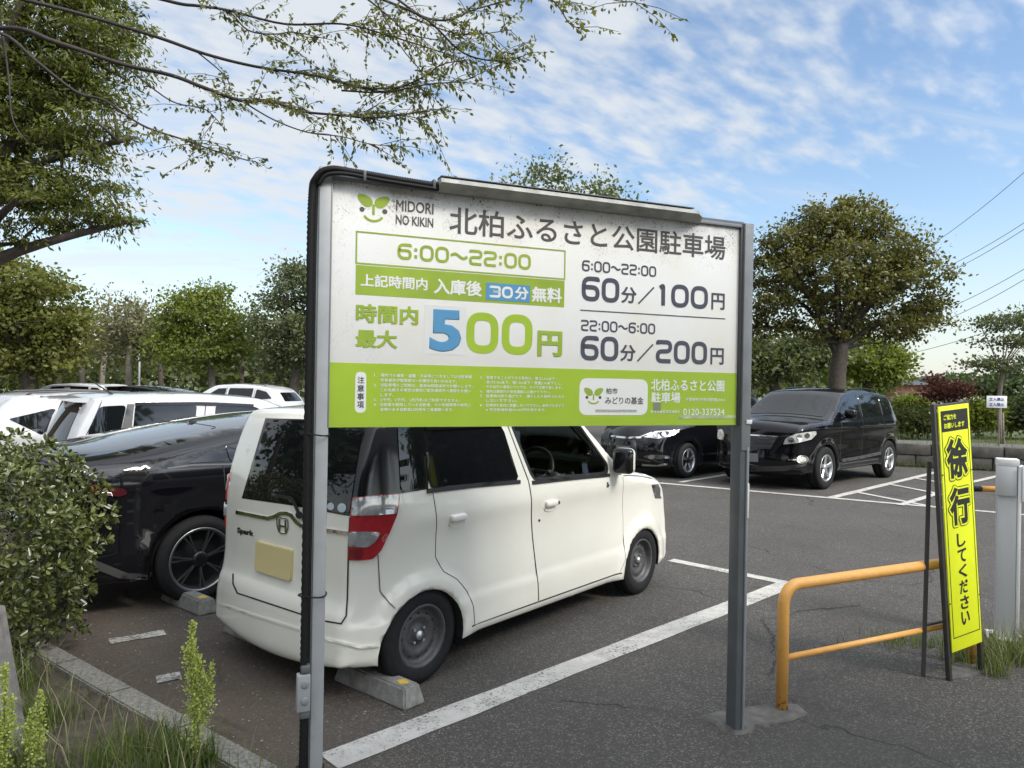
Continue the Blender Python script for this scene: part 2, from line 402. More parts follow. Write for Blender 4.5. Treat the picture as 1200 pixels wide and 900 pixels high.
            for k in range(4):
                a = math.pi / 4 + math.pi / 2 * k; V, F = tube_vf([(.049 * math.cos(a), .052, .049 * math.sin(a)), (.049 * math.cos(a), .030, .049 * math.sin(a))], .0085, 6)
                vs = [bm.verts.new(q) for q in V]
                for q in F: f = bm.faces.new([vs[i] for i in q]); f.material_index = 2
            bm.to_mesh(rim.data); bm.free()
            lathe('hub_cap', [(.026, .032), (.024, .022), (.0, .018)], M_ALLOY, e, 20)
        else:
            ns, two, ms, mb, wsp = style
            lathe('rim', [(rimr + .004, .006), (rimr - .002, .0), (rimr - .012, .002), (rimr - .02, .012), (rimr - .03, .06), (rimr - .03, .16)], ms if two else mb, e, 56)
            lathe('brake_disc', [(rimr - .03, .10), (.08, .10), (0, .09)], M_UNDER, e, 24)
            bm = bmesh.new()
            for k in range(ns):
                for q in ((-1, 1) if two else (0,)):
                    a = 2 * math.pi * k / ns + .3; da = q * (.5 / ns); ca, sa = math.cos(a), math.sin(a)
                    def pt(rr, tt, yy): aa = a + da * (rr / rimr) * 1.4; return (rr * math.cos(aa) - tt * math.sin(aa), yy, rr * math.sin(aa) + tt * math.cos(aa))
                    sec = [(.03, wsp * 1.1, .022), (rimr * .55, wsp * .75, .016), (rimr - .006, wsp * .95, .006)]
                    rows = [[bm.verts.new(pt(rr, -tt, yy + .012)), bm.verts.new(pt(rr, -tt * .6, yy)), bm.verts.new(pt(rr, tt * .6, yy)), bm.verts.new(pt(rr, tt, yy + .012)), bm.verts.new(pt(rr, 0, yy + .035))] for rr, tt, yy in sec]
                    for A, B in zip(rows, rows[1:]):
                        for i in range(5): bm.faces.new((A[i], A[(i + 1) % 5], B[(i + 1) % 5], B[i]))
            from_bm('spokes', bm, ms, e, True, 25)
            lathe('hub_cap', [(.062, .03), (.058, .016), (.03, .012), (0, .011)], ms if not two else mb, e, 24)
        return e

def ribbon(pts, wid, closed=False):
    P = [np.array(p, float) for p in pts]; n = len(P); Lf = []; Rt = []
    for i in range(n):
        a = P[(i - 1) % n] if (closed or i > 0) else P[i]; b = P[(i + 1) % n] if (closed or i < n - 1) else P[i]
        t1 = P[i] - a; t2 = b - P[i]; l1 = np.linalg.norm(t1); l2 = np.linalg.norm(t2)
        t1 = t1 / l1 if l1 > 1e-9 else t2 / l2; t2 = t2 / l2 if l2 > 1e-9 else t1
        t = t1 + t2; t /= np.linalg.norm(t) + 1e-9; nn = np.array((-t[1], t[0])); k = 1 / max(.35, np.dot(nn, np.array((-t1[1], t1[0]))))
        Lf.append(P[i] + nn * wid / 2 * k); Rt.append(P[i] - nn * wid / 2 * k)
    if closed:
        A = np.array(Lf); B = np.array(Rt)
        ar = lambda q: abs(sum(q[i][0] * q[(i + 1) % n][1] - q[(i + 1) % n][0] * q[i][1] for i in range(n)))
        return (Lf, Rt) if ar(Lf) > ar(Rt) else (Rt, Lf)
    return Lf + Rt[::-1]

def text_mesh(body, weight=.0, res=3, depthscale=1.0):
    c = bpy.data.curves.new('lettering', 'FONT'); c.body = body; c.size = 1; c.resolution_u = res; c.bevel_depth = weight; c.bevel_resolution = 1
    if weight == 0: c.extrude = .02
    o = bpy.data.objects.new('lettering', c); COL.objects.link(o); bpy.context.view_layer.update()
    me = bpy.data.meshes.new_from_object(o.evaluated_get(bpy.context.evaluated_depsgraph_get())); bpy.data.objects.remove(o); bpy.data.curves.remove(c)
    return me
def fit_text(name, body, u0, z0, u1, z1, y, m, parent, weight=.02, depth=.0015, res=3, width_only=False):
    """lettering scaled into a box of a board: u along the board, z up, front at -y"""
    me = text_mesh(body, weight, res); n = len(me.vertices); a = np.empty(n * 3); me.vertices.foreach_get('co', a); a = a.reshape(-1, 3)
    lo = a.min(0); hi = a.max(0); sx = (u1 - u0) / (hi[0] - lo[0]); sz = (z1 - z0) / (hi[1] - lo[1])
    out = np.stack([u0 + (a[:, 0] - lo[0]) * sx, y - (a[:, 2] - lo[2]) / max(hi[2] - lo[2], 1e-6) * depth, z0 + (a[:, 1] - lo[1]) * sz], 1)
    me.vertices.foreach_set('co', out.ravel()); me.update(); me.name = name; me.materials.clear(); me.materials.append(m)
    o = bpy.data.objects.new(name, me); COL.objects.link(o); o.parent = parent; return o

# ------------------------------------------------------------------ the white kei van
def paint(name, col, rough=.35, dirt=.04, spec=.5): return mat(name, col, rough, coat=1.0, spec=spec, noise=dirt, nscale=3)
P_IVORY = paint('pearl_ivory_paint', (.715, .70, .63))
P_BLACK = paint('black_paint', (.003, .003, .0045), .3, 0, .05)
P_BLACK2 = paint('blue_black_paint', (.004, .0045, .006), .3, 0, .05)
P_WHITE = paint('white_paint', (.50, .51, .52))
P_WHITE2 = paint('grey_white_paint', (.46, .47, .49))

def W_kei(x, z):
    w = .735 - .14 * np.maximum(0, z - 1.02) - .10 * np.maximum(0, .40 - z) ** 1.0 * .6
    w = w - .095 * ss(.0, -.47, x) ** 2 - .06 * ss(2.35, 3.0, x) ** 1.5
    w = w + .010 * np.exp(-((z - .93) / .07) ** 2) * ss(-.3, .1, x) - .008 * np.exp(-((z - .70) / .16) ** 2) + .010 * ss(.45, .38, z)
    for ax in (.03, 2.455):
        d = np.hypot(x - ax, z - .225); w = w + .016 * ss(.44, .345, d)
    return w

P = []
top = [(-.40, .192, .03, .06, .05), (-.455, .20, .03, .06, .06), (-.472, .24, .045, .07, .06), (-.472, .36, .06, .09, .06), (-.462, .46, .06, .09, .06), (-.438, .52, .06, .09, .05), (-.428, .60, .06, .09, .045), (-.425, .70, .06, .09, .045), (-.42, .86, .06, .09, .045), (-.41, 1.0, .06, .09, .045),
       (-.375, 1.18, .05, .07, .05), (-.325, 1.33, .05, .07, .05), (-.285, 1.425, .05, .07, .05), (-.25, 1.468, .04, .07, .03), (-.16, 1.496, .05, .09, .02), (.3, 1.522, .05, .10, .03), (.9, 1.54, .05, .10, .03), (1.3, 1.535, .05, .10, .03), (1.52, 1.502, .05, .08, .03),
       (1.75, 1.335, .05, .07, .03), (1.98, 1.15, .05, .06, .04), (2.13, 1.03, .05, .07, .05), (2.25, 1.0, .06, .10, .04), (2.45, .98, .08, .13, .04), (2.70, .935, .09, .14, .05), (2.86, .885, .10, .14, .06), (2.94, .79, .10, .15, .07), (2.97, .65, .10, .14, .08), (2.99, .50, .10, .14, .08), (2.995, .36, .10, .13, .08), (2.985, .24, .08, .12, .08), (2.93, .19, .05, .09, .06)]
FW = rounded([(.985, 1.055), (.805, 1.425), (1.53, 1.425), (1.885, 1.09), (1.875, 1.03)], .05)
BW = rounded([(.06, 1.09), (.045, 1.425), (.705, 1.42), (.83, 1.068)], .05)
v = white = Car('parked_van', 'boxy ivory white kei van with black steel wheels parked behind the big price board', (-1.042, 4.509), R(50.27), top, [(.03, .305), (2.44, .305)], None, .225, W_kei, P_IVORY, zb=.185, grid=.035, M=25,
            group='cars parked in the lot', cat='van', wscut=((1.60, 1.45), (2.06, 1.09), .52), sidecuts=[FW])
for x in (.03, 2.44):
    for sd in (-1, 1): v.wheel(x, .272, .172, .155, 'steel', .722, sd)
# doors
rd = v.patch('door', 'right', [(.05, 1.465), (.075, 1.09), (.105, .86), (.11, .70), (.17, .61), (.28, .545), (.36, .46), (.41, .36), (.43, .245), (1.05, .25), (.925, 1.056), (.745, 1.465)], P_IVORY, off=.003, grid=.04, thick=.003, fair=True)
fd = v.patch('door', 'right', [(.757, 1.465), (.938, 1.056), (1.062, .25), (2.06, .25), (2.115, .34), (2.12, .65), (2.085, .975), (1.95, 1.07), (1.56, 1.465)], P_IVORY, off=.003, grid=.04, thick=.02, holes=[FW], fair=True)
for pts in ([(.05, 1.465), (.075, 1.09), (.105, .86), (.11, .70), (.17, .61), (.28, .545), (.36, .46), (.41, .36), (.43, .245)], [(.751, 1.465), (.932, 1.056), (1.056, .25)], [(2.06, .247), (2.118, .34), (2.123, .65), (2.088, .98)]):
    v.strip('panel_gap', 'right', pts, .008, M_SEAM, off=.0015, thick=.002, step=.04)
v.strip('sill_line', 'right', [(.40, .243), (2.09, .243)], .008, M_SEAM, off=.002, thick=.002, step=.06)
v.patch('window', 'right', BW, M_GLASS, rd, off=.007, grid=.05, thick=.004, fair=True)
big = [tuple(np.array(p) + (np.array(p) - np.array((1.4, 1.24))) * .035) for p in FW]
v.patch('window', 'right', big, M_SEE, fd, off=-.012, grid=.08, thick=.002)
v.patch('window', 'left', big, M_SEE, off=-.012, grid=.08, thick=.002)
v.patch('window', 'left', BW, M_GLASS, off=.004, grid=.08, thick=.003)
v.strip('window_trim', 'right', [(.03, 1.078), (.40, 1.073), (.845, 1.057)], .024, M_DARK, rd, off=.009, step=.08)
v.strip('window_trim', 'right', [(.965, 1.040), (1.40, 1.030), (1.90, 1.012)], .024, M_DARK, fd, off=.009, step=.08)
v.strip('window_trim', 'right', FW[::2] , .018, M_DARK, fd, off=.007, closed=True)
v.strip('window_trim', 'right', BW[::2], .018, M_GLOSSBLK, rd, off=.0075, closed=True)
v.strip('rain_visor', 'right', [(.05, 1.432), (.70, 1.432)], .04, M_GLOSSBLK, rd, off=.016, step=.1)
v.strip('rain_visor', 'right', [(.80, 1.442), (1.50, 1.442)], .05, M_GLOSSBLK, fd, off=.016, step=.1)
def handle(x, z, par):
    y = -float(v.Y([(x, z)])[0])
    bm = bmesh.new(); bm_box(bm, (x, y - .012, z), (.125, .034, .042), None, .014, 3); o = from_bm('handle', bm, P_IVORY, par)
    v.strip('handle_recess', 'right', [(x - .07, z - .022), (x - .055, z - .045), (x, z - .055), (x + .055, z - .045), (x + .07, z - .022)], .006, M_SEAM if False else P_IVORY, par, off=.008, step=.02)
handle(.262, .905, rd); handle(1.165, .885, fd)
v.patch('lock', 'px', [(655 + 1.6 * math.cos(a), 589 + 2.2 * math.sin(a)) for a in np.linspace(0, 5.6, 9)], M_DARK, fd, off=.008, grid=None, step=9)
v.patch('lock', 'px', [(632 + 1.3 * math.cos(a), 610 + 1.7 * math.sin(a)) for a in np.linspace(0, 5.6, 9)], M_DARK, fd, off=.008, grid=None, step=9)
# mirror
def mirror(car, x, yy, z, sd, m, sx=.10, sy=.165, sz=.195):
    bm = bmesh.new(); bm_box(bm, (x, sd * (yy + sy / 2 + .03), z), (sx, sy, sz), Matrix.Rotation(sd * R(-8), 3, 'Z'), .044, 4); bm_box(bm, (x + .03, sd * (yy + .02), z - sz * .42), (.07, .10, .07), None, .02, 3)
    o = from_bm('door_mirror', bm, m, car.root)
    bm = bmesh.new(); bm_box(bm, (x - .008, sd * (yy + sy / 2 + .03), z), (sx - .004, sy * .985, sz * .985), Matrix.Rotation(sd * R(-8), 3, 'Z'), .038, 4); from_bm('mirror_glass', bm, M_GLOSSBLK, o); return o
mirror(v, 1.965, .715, 1.12, -1, P_IVORY); mirror(v, 1.965, .715, 1.12, 1, P_IVORY)
# windscreen
def screen(car, pa, pb, wa, wb, m, name='windscreen', off=.006, holes=(), r=.06, parent=None, out=1):
    A = Vector((pa[0], 0, pa[1])); B = Vector((pb[0], 0, pb[1])); Vv = (B - A); Ln = Vv.length; Vv.normalize(); U = Vector((0, 1, 0)); D = U.cross(Vv); D = D if D.x * out < 0 else -D
    mode = (A - D * 1.0, U, Vv, D)
    return car.patch(name, mode, rounded([(-wa, 0), (wa, 0), (wb, Ln), (-wb, Ln)], r), m, parent, off=off, grid=.1, thick=.004, holes=holes)
scr = screen(v, (2.10, 1.055), (1.535, 1.495), .60, .53, M_SEE)
Ln = math.hypot(.565, .44)
screen(v, (2.10, 1.055), (1.535, 1.495), .60, .53, M_GLOSSBLK, 'windscreen_border', .004, [[(-.53, .07), (.53, .07), (.48, Ln - .05), (-.48, Ln - .05)]], parent=scr)
# cabin
C_TRIM = mat('grey_cabin_trim', (.10, .10, .105), .8, noise=.15); C_SEAT = mat('grey_seat_fabric', (.06, .06, .065), .9, noise=.2, nscale=60)
def seat(x, y):
    bm = bmesh.new(); bm_box(bm, (x, y, .55), (.50, .50, .18), None, .06, 3); bm_box(bm, (x - .27, y, .86), (.16, .48, .62), Matrix.Rotation(R(-14), 3, 'Y'), .06, 3); bm_box(bm, (x - .37, y, 1.24), (.10, .26, .16), Matrix.Rotation(R(-10), 3, 'Y'), .04, 3)
    return from_bm('seat', bm, C_SEAT, v.root)
seat(1.12, -.34); seat(1.12, .34)
bm = bmesh.new(); bm_box(bm, (.25, 0, .85), (.16, 1.16, .72), Matrix.Rotation(R(-12), 3, 'Y'), .06, 3); from_bm('rear_seat', bm, C_SEAT, v.root)
bm = bmesh.new(); bm_box(bm, (1.86, 0, .84), (.36, 1.24, .26), None, .06, 3); bm_box(bm, (1.60, -.34, .98), (.10, .32, .10), Matrix.Rotation(R(25), 3, 'Y'), .03, 2); from_bm('dashboard', bm, C_TRIM, v.root)
V = []; F = []; cx, cz = 1.47, 1.04; ring = []
for k in range(25):
    a = 2 * math.pi * k / 24; ring.append((cx + .18 * math.sin(a) * .42, -.34 + .18 * math.cos(a), cz + .18 * math.sin(a) * .9))
tube_vf(ring, .016, 8, V, F, False)
for a in (0, math.pi, -math.pi / 2): tube_vf([(cx + .03, -.34, cz), (cx + .17 * math.sin(a) * .42, -.34 + .17 * math.cos(a), cz + .17 * math.sin(a) * .9)], .018, 6, V, F)
mk('steering_wheel', V, F, M_DARK, v.root)
# tail
v.patch('pillar_trim', 'px', [(311, 490), (283, 584), (340, 592), (410, 605), (413, 583), (468, 578.5), (502, 573), (502, 496), (432, 490), (428, 493)], M_GLOSSBLK, off=.004, grid=7, step=7)
rg = v.patch('rear_window', 'px', rounded([(313.5, 492), (285, 582), (340, 590), (409, 603), (417, 548), (426, 494)], 5), M_GLASS, off=.010, grid=9, step=6)
v.patch('quarter_window', 'px', rounded([(466, 496), (470, 575), (499, 571), (499, 498.5)], 3), M_GLASS, off=.010, grid=9, step=6)
v.patch('quarter_window', 'left', rounded([(-.22, 1.10), (-.18, 1.42), (.0, 1.44), (.02, 1.09)], .04), M_GLASS, off=.004, grid=.07)
gate = v.strip('tailgate_gap', 'px', [(273, 672), (273, 684), (278, 695), (355, 720.5), (382, 728), (399.7, 731), (405.6, 722), (407, 700), (408.3, 640), (410, 606)], 1.8, M_SEAM, off=.004, thick=.004, step=6)
v.strip('chrome_strip', 'px', [(276, 600), (300, 605), (314, 607.5), (321, 605.5), (328, 601.8), (335, 601.5), (341, 604), (347, 612), (352, 616), (360, 617.5), (383, 621.5), (407, 625)], 4.2, M_CHROME, off=.016, thick=.014, step=4)
for pts in ([(327.2, 608.2), (327, 622.8)], [(334.2, 609.2), (334.6, 623.8)], [(327.2, 616), (334.4, 617)]): v.strip('emblem', 'px', pts, 2.0, M_CHROME, off=.012, step=3)
v.strip('emblem', 'px', rounded([(324, 606), (337, 608), (337.5, 618), (335, 625.5), (327, 624.4), (324.4, 616)], 2.5), 1.2, M_CHROME, off=.012, closed=True, step=3)
def text_px(car, name, body, bl, br, tl, m, weight=.02, off=.006, parent=None):
    me = text_mesh(body, weight, 2); n = len(me.vertices); a = np.empty(n * 3); me.vertices.foreach_get('co', a); a = a.reshape(-1, 3); lo = a.min(0); hi = a.max(0)
    bl, br, tl = (np.array(q, float) for q in (bl, br, tl)); co = []
    for q in a:
        s_ = (q[0] - lo[0]) / (hi[0] - lo[0]); t_ = (q[1] - lo[1]) / (hi[1] - lo[1]); p = bl + (br - bl) * s_ + (tl - bl) * t_; h, d = car.hit('px', p, off + .003 * (q[2] - lo[2]) / max(1e-6, hi[2] - lo[2])); co += list(h)
    me.vertices.foreach_set('co', co); me.update(); me.name = name; me.materials.append(m); o = bpy.data.objects.new(name, me); COL.objects.link(o); o.parent = parent or car.root; return o
text_px(v, 'lettering', 'Spark', (277.5, 626), (297, 630.5), (277.8, 617.5), M_DARK, .05)
M_PLATE = mat('yellow_plate', (.58, .49, .25), .45); M_PLATEW = mat('dim_white_plate', (.16, .16, .17), .5)
v.patch('number_plate', 'rear', rounded([(-.205, .585), (.14, .585), (.14, .75), (-.205, .75)], .01), M_PLATE, off=.02, grid=.08, thick=.02)
v.strip('bumper_crease', 'px', [(257, 707.5), (300, 722), (352, 738), (382, 749), (424, 759), (449, 756.5)], 2.6, P_IVORY, off=.012, thick=.014, step=6)
v.strip('bumper_gap', 'px', [(443, 650), (445.5, 693), (456, 706), (467, 716.5)], 1.0, M_SEAM, off=.004, step=6)
LAMP = [(412.5, 582.6), (440, 580.4), (468.7, 578.2), (468, 590), (465.5, 604), (457, 624), (447, 645), (437, 655.5), (422, 657), (407, 656.7), (408.5, 630), (410.5, 604)]
M_RED = mat('red_lens', (.30, .006, .012), .08, coat=1, noise=.2, nscale=30); M_REDD = mat('deep_red_lens', (.14, .004, .008), .1, coat=1)
tl, tl2 = v.patch('tail_lamp', 'px', rounded(LAMP, 3, 2), M_RED, off=.014, grid=6, step=4, thick=.02, mirror=True)
M_GREYLENS = mat('dark_lamp_lens', (.06, .062, .065), .08, coat=1, noise=.4, nscale=30); M_SMOKE = mat('smoked_clear_lens', (.30, .31, .32), .07, metal=.3, coat=1, noise=.35, nscale=25)
v.patch('indicator_lens', 'px', rounded([(413.3, 583.6), (440, 581.4), (467.6, 579.3), (466.8, 590), (464.6, 602), (437, 604), (411.6, 604.5)], 2, 2), M_SMOKE, tl, off=.020, grid=6, step=4, mirror=tl2)
v.patch('reversing_lens', 'px', rounded([(408, 623.5), (430, 623), (446.5, 624), (440, 635), (431, 641.5), (407.6, 641)], 3, 2), M_SMOKE, tl, off=.022, grid=6, step=4, mirror=tl2)
v.patch('lens_step', 'px', [(409, 644), (426, 644), (424, 655), (408.5, 655)], M_REDD, tl, off=.0155, grid=6, step=4, mirror=tl2)
for q_ in [tl2] + list(tl2.children): 
    if q_ is tl2: q_.location.y = -.011
v.strip('rear_wiper', 'px', [(317, 579.5), (329, 581.5), (341, 584), (345, 590), (351, 604)], 4.0, M_DARK, off=.035, thick=.014, step=4)
v.patch('wiper_pivot', 'px', [(350.5 + 4.5 * math.cos(a), 603.5 + 4.5 * math.sin(a)) for a in np.linspace(0, 5.8, 12)], M_DARK, off=.045, grid=None, step=9, thick=.03)
M_STK = mat('pale_sticker', (.42, .50, .55), .5)
for cx, cy, r in ((387.5, 593.4, 4.2), (400.5, 595, 5.2)): v.patch('window_sticker', 'px', [(cx + r * math.cos(a), cy + r * 1.05 * math.sin(a)) for a in np.linspace(0, 5.9, 14)], M_STK, rg, off=.0125, grid=None, step=9, thick=.001)
v.patch('headlamp', 'px', [(764, 568), (774, 567), (778, 575), (778, 584), (768, 584)], M_GREYLENS, off=.010, grid=4, step=3)
v.strip('bonnet_gap', 'right', [(2.10, .99), (2.35, .965), (2.62, .92)], .006, M_SEAM, off=.002, step=.05)
# ------------------------------------------------------------------ other cars
def W_gen(w0, zb, tumb, xr, xf, tailc=.10, nosec=.16, arches=(), ra=.36, za=.33):
    def W(x, z):
        w = w0 - tumb * np.maximum(0, z - zb) - .05 * np.maximum(0, .45 - z) - tailc * ss(xr + .7, xr, x) ** 2 - nosec * ss(xf - .9, xf, x) ** 1.6
        w = w + .012 * np.exp(-((z - zb + .06) / .06) ** 2) - .010 * np.exp(-((z - .62) / .14) ** 2)
        for ax in arches: w = w + .014 * ss(ra + .12, ra + .02, np.hypot(x - ax, z - za))
        return w
    return W
def plain_wheels(c, xs, r, rimr, style, yo, sides=(-1, 1)):
    for x in xs:
        for sd in sides: c.wheel(x, r, rimr, .21, style, yo, sd)
GRP = 'cars parked in the lot'
# black fastback beside the van
top = [(-.74, .25, .04, .09, .04), (-.86, .30, .05, .12, .05), (-.905, .42, .06, .14, .06), (-.91, .56, .06, .14, .06), (-.87, .66, .06, .14, .05), (-.85, .80, .06, .14, .05), (-.86, .93, .06, .14, .05), (-.91, 1.05, .03, .12, .06), (-.895, 1.088, .03, .12, .06), (-.81, 1.105, .07, .14, .05), (-.5, 1.145, .11, .20, .03), (-.1, 1.215, .11, .20, .02), (.35, 1.285, .10, .18, .02), (.85, 1.345, .08, .16, .02), (1.3, 1.372, .06, .18, .02), (1.7, 1.365, .06, .18, .03), (2.0, 1.31, .06, .12, .04), (2.5, 1.10, .06, .10, .05), (2.85, .94, .06, .14, .05), (3.2, .84, .10, .2, .07), (3.5, .70, .14, .24, .12), (3.62, .56, .14, .24, .14), (3.63, .40, .14, .22, .14), (3.58, .24, .1, .18, .12), (3.45, .2, .06, .1, .05)]
v = Car('parked_car', 'black fastback hatchback with shark fin aerial between the ivory van and the silver white estate', (-2.956, 6.083), R(48), top, [(.0, .375), (2.75, .375)], None, .325, W_gen(.89, .98, .34, -.88, 3.63, .10, .18, (0, 2.75), .375, .325), P_BLACK, zb=.24, M=21, group=GRP)
plain_wheels(v, (0, 2.75), .325, .238, (7, True, M_ALLOYDK, M_ALLOYBLK, .0065), .885)
screen(v, (-.74, 1.118), (.30, 1.276), .58, .50, M_GLASS, 'rear_window', .012, out=1)
for md in ('right', 'left'):
    v.patch('window', md, rounded([(-.10, 1.055), (.16, 1.165), (.185, 1.05)], .02), M_GLASS, off=.009, grid=.04, fair=True)
    v.patch('window', md, rounded([(.215, 1.05), (.20, 1.18), (.75, 1.265), (1.22, 1.285), (1.25, 1.03)], .03), M_GLASS, off=.009, grid=.04, fair=True)
    v.patch('window', md, rounded([(1.32, 1.03), (1.32, 1.285), (1.75, 1.26), (2.22, 1.06), (2.2, 1.02)], .03), M_GLASS, off=.009, grid=.04, fair=True)
M_GREYTRIM = mat('dark_grey_trim', (.05, .05, .052), .4)
v.strip('window_trim', 'px', [(196, 549), (225, 545), (268, 544), (310, 540)], 2.0, M_GREYTRIM, off=.006, step=6)
v.strip('door_gap', 'px', [(262, 545), (264, 570), (273, 585)], 1.0, M_SEAM, off=.004, step=6)
M_REDDK = mat('dark_red_lens', (.055, .004, .007), .12, coat=1)
v.patch('tail_lamp', 'px', rounded([(104, 566), (122, 569), (146, 573), (150, 579), (140, 582), (118, 580), (104, 577)], 3), M_REDDK, off=.012, grid=6, step=5, mirror=True)
v.patch('rear_bumper_trim', 'px', [(104, 664), (140, 678), (200, 681), (201, 676), (150, 672), (108, 655)], M_GREYTRIM, off=.008, grid=7, step=6)
# shark fin
bm = bmesh.new(); prof = [(-.10, 0), (-.085, .05), (-.06, .062), (.02, .035), (.12, .004), (.12, 0)]
zz = 1.262
A = [[bm.verts.new((.36 + x, s_ * (.032 if z < .01 else .012), zz + z + .0)) for x, z in prof] for s_ in (-1, 1)]
bm.faces.new(A[0]); bm.faces.new(A[1][::-1])
for i in range(len(prof)): j = (i + 1) % len(prof); bm.faces.new((A[0][i], A[0][j], A[1][j], A[1][i]))
bmesh.ops.bevel(bm, geom=bm.edges[:], offset=.006, segments=2, affect='EDGES'); from_bm('shark_fin_aerial', bm, P_BLACK2, v.root)
black_car = v
# silver-white estate
top = [(-.60, .28, .05, .08, .05), (-.70, .38, .08, .12, .06), (-.735, .55, .08, .12, .07), (-.735, .72, .07, .12, .07), (-.72, .92, .06, .11, .07), (-.66, 1.10, .06, .10, .06), (-.58, 1.28, .06, .10, .05), (-.50, 1.42, .05, .10, .04), (-.43, 1.462, .05, .12, .03), (0, 1.482, .05, .16, .02), (.6, 1.492, .05, .16, .02), (1.1, 1.465, .05, .15, .02), (1.45, 1.42, .05, .12, .03), (1.9, 1.21, .05, .08, .05), (2.35, .99, .05, .10, .05), (2.7, .93, .08, .16, .06), (3.1, .83, .12, .2, .08), (3.3, .68, .12, .22, .10), (3.36, .5, .12, .22, .12), (3.34, .3, .1, .18, .1), (3.22, .22, .06, .1, .05)]
WAG_O = Vector((-5.175, 8.239)) + .75 * Vector((math.cos(R(42)), math.sin(R(42))))
v = Car('parked_car', 'silver white estate car with roof spoiler and whip aerial parked second from the ivory van', (WAG_O.x, WAG_O.y), R(42), top, [(0, .35), (2.6, .35)], None, .31, W_gen(.86, .93, .20, -.74, 3.36, .08, .16, (0, 2.6), .35, .31), P_WHITE2, zb=.22, M=17, group=GRP)
plain_wheels(v, (0, 2.6), .31, .205, (6, False, M_ALLOY, M_ALLOY, .02), .855)
QW = rounded([(-.55, 1.0), (-.53, 1.12), (-.43, 1.36), (-.17, 1.375), (-.27, .955), (-.46, .955)], .05)
v.patch('window', 'right', QW, M_GLASS, off=.009, grid=.04, fair=True); v.patch('window', 'left', QW, M_GLASS, off=.009, grid=.04, fair=True)
v.patch('pillar_trim', 'right', [(-.16, 1.385), (-.09, 1.385), (-.15, .94), (-.27, .94)], M_GREYTRIM, off=.004, grid=.08)
for md in ('right', 'left'):
    v.patch('window', md, rounded([(-.13, .955), (-.08, 1.375), (.58, 1.375), (.52, .965)], .04), M_GLASS, off=.009, grid=.04, fair=True)
    v.patch('window', md, rounded([(.74, .97), (.80, 1.375), (1.28, 1.345), (1.72, 1.05), (1.70, .985)], .04), M_GLASS, off=.009, grid=.04, fair=True)
    v.strip('rain_visor', md, [(-.08, 1.385), (.60, 1.39), (.79, 1.385), (1.25, 1.36)], .035, M_GLOSSBLK, off=.018, step=.1)
v.patch('rear_window', 'rear', rounded([(-.62, .98), (.62, .98), (.52, 1.39), (-.52, 1.39)], .06), M_GLASS, off=.006, grid=.1)
screen(v, (2.33, 1.01), (1.5, 1.405), .68, .58, M_GLASS)
v.strip('roof_gap', 'right', [(-.40, 1.43), (-.47, 1.25), (-.60, .96), (-.63, .6)], .008, M_SEAM, off=.003, step=.05)
v.strip('door_gap', 'right', [(.68, 1.36), (.62, .95), (.66, .26)], .010, M_SEAM, off=.003, step=.06)
v.strip('door_gap', 'right', [(-.12, .92), (.02, .72), (.30, .6), (.40, .28)], .010, M_SEAM, off=.003, step=.06)
bm = bmesh.new()   # spoiler
pr = [(-.36, 1.468), (-.60, 1.462), (-.80, 1.452), (-.815, 1.435), (-.70, 1.415), (-.52, 1.405)]
rows = [[bm.verts.new((x + (.06 if abs(y) > .55 else 0) * (x < -.5), y, z - .02 * abs(y))) for x, z in pr] for y in (-.60, -.3, 0, .3, .60)]
for a_, b_ in zip(rows, rows[1:]):
    for i in range(len(pr)): j = (i + 1) % len(pr); bm.faces.new((a_[i], a_[j], b_[j], b_[i]))
bm.faces.new(rows[0]); bm.faces.new(rows[-1][::-1]); from_bm('roof_spoiler', bm, P_WHITE2, v.root, True, 30)
V, F = tube_vf([(-.25, -.42, 1.46), (-.23, -.42, 1.485), (-.42, -.42, 1.62), (-.52, -.42, 1.70)], [.02, .016, .004, .003], 6); mk('whip_aerial', V, F, M_DARK, v.root)
v.patch('tail_lamp', 'px', [(86, 492), (93, 484), (92, 470), (84, 470)], M_RED, off=.004, grid=None, step=5) if False else None
mirror(v, 1.62, .80, 1.05, -1, P_WHITE2, .1, .17, .13)
wagon = v
# far-left hatch
top = [(-.55, .28, .05, .1, .05), (-.68, .45, .1, .14, .08), (-.72, .7, .1, .14, .1), (-.70, .95, .08, .14, .1), (-.62, 1.12, .06, .12, .08), (-.45, 1.32, .06, .12, .05), (-.30, 1.40, .05, .14, .03), (.2, 1.43, .06, .2, .03), (.8, 1.45, .06, .2, .03), (1.3, 1.42, .06, .18, .03), (1.6, 1.33, .06, .12, .04), (2.3, .98, .06, .12, .06), (2.9, .86, .1, .2, .1), (3.2, .65, .12, .22, .12), (3.26, .45, .12, .22, .12), (3.2, .25, .08, .15, .1), (3.1, .2, .06, .1, .05)]
FL = Vector((-7.197, 10.219)) + .45 * Vector((math.cos(R(44)), math.sin(R(44))))
v = Car('parked_car', 'white hatchback at the left edge with dark wedge shaped rear quarter window and roof rails', (FL.x, FL.y), R(44), top, [(0, .34), (2.55, .34)], None, .30, W_gen(.86, .92, .22, -.72, 3.26, .08, .16, (0, 2.55), .34, .30), P_WHITE, zb=.2, M=15, group=GRP)
plain_wheels(v, (0, 2.55), .30, .2, (6, False, M_ALLOY, M_ALLOY, .02), .85)
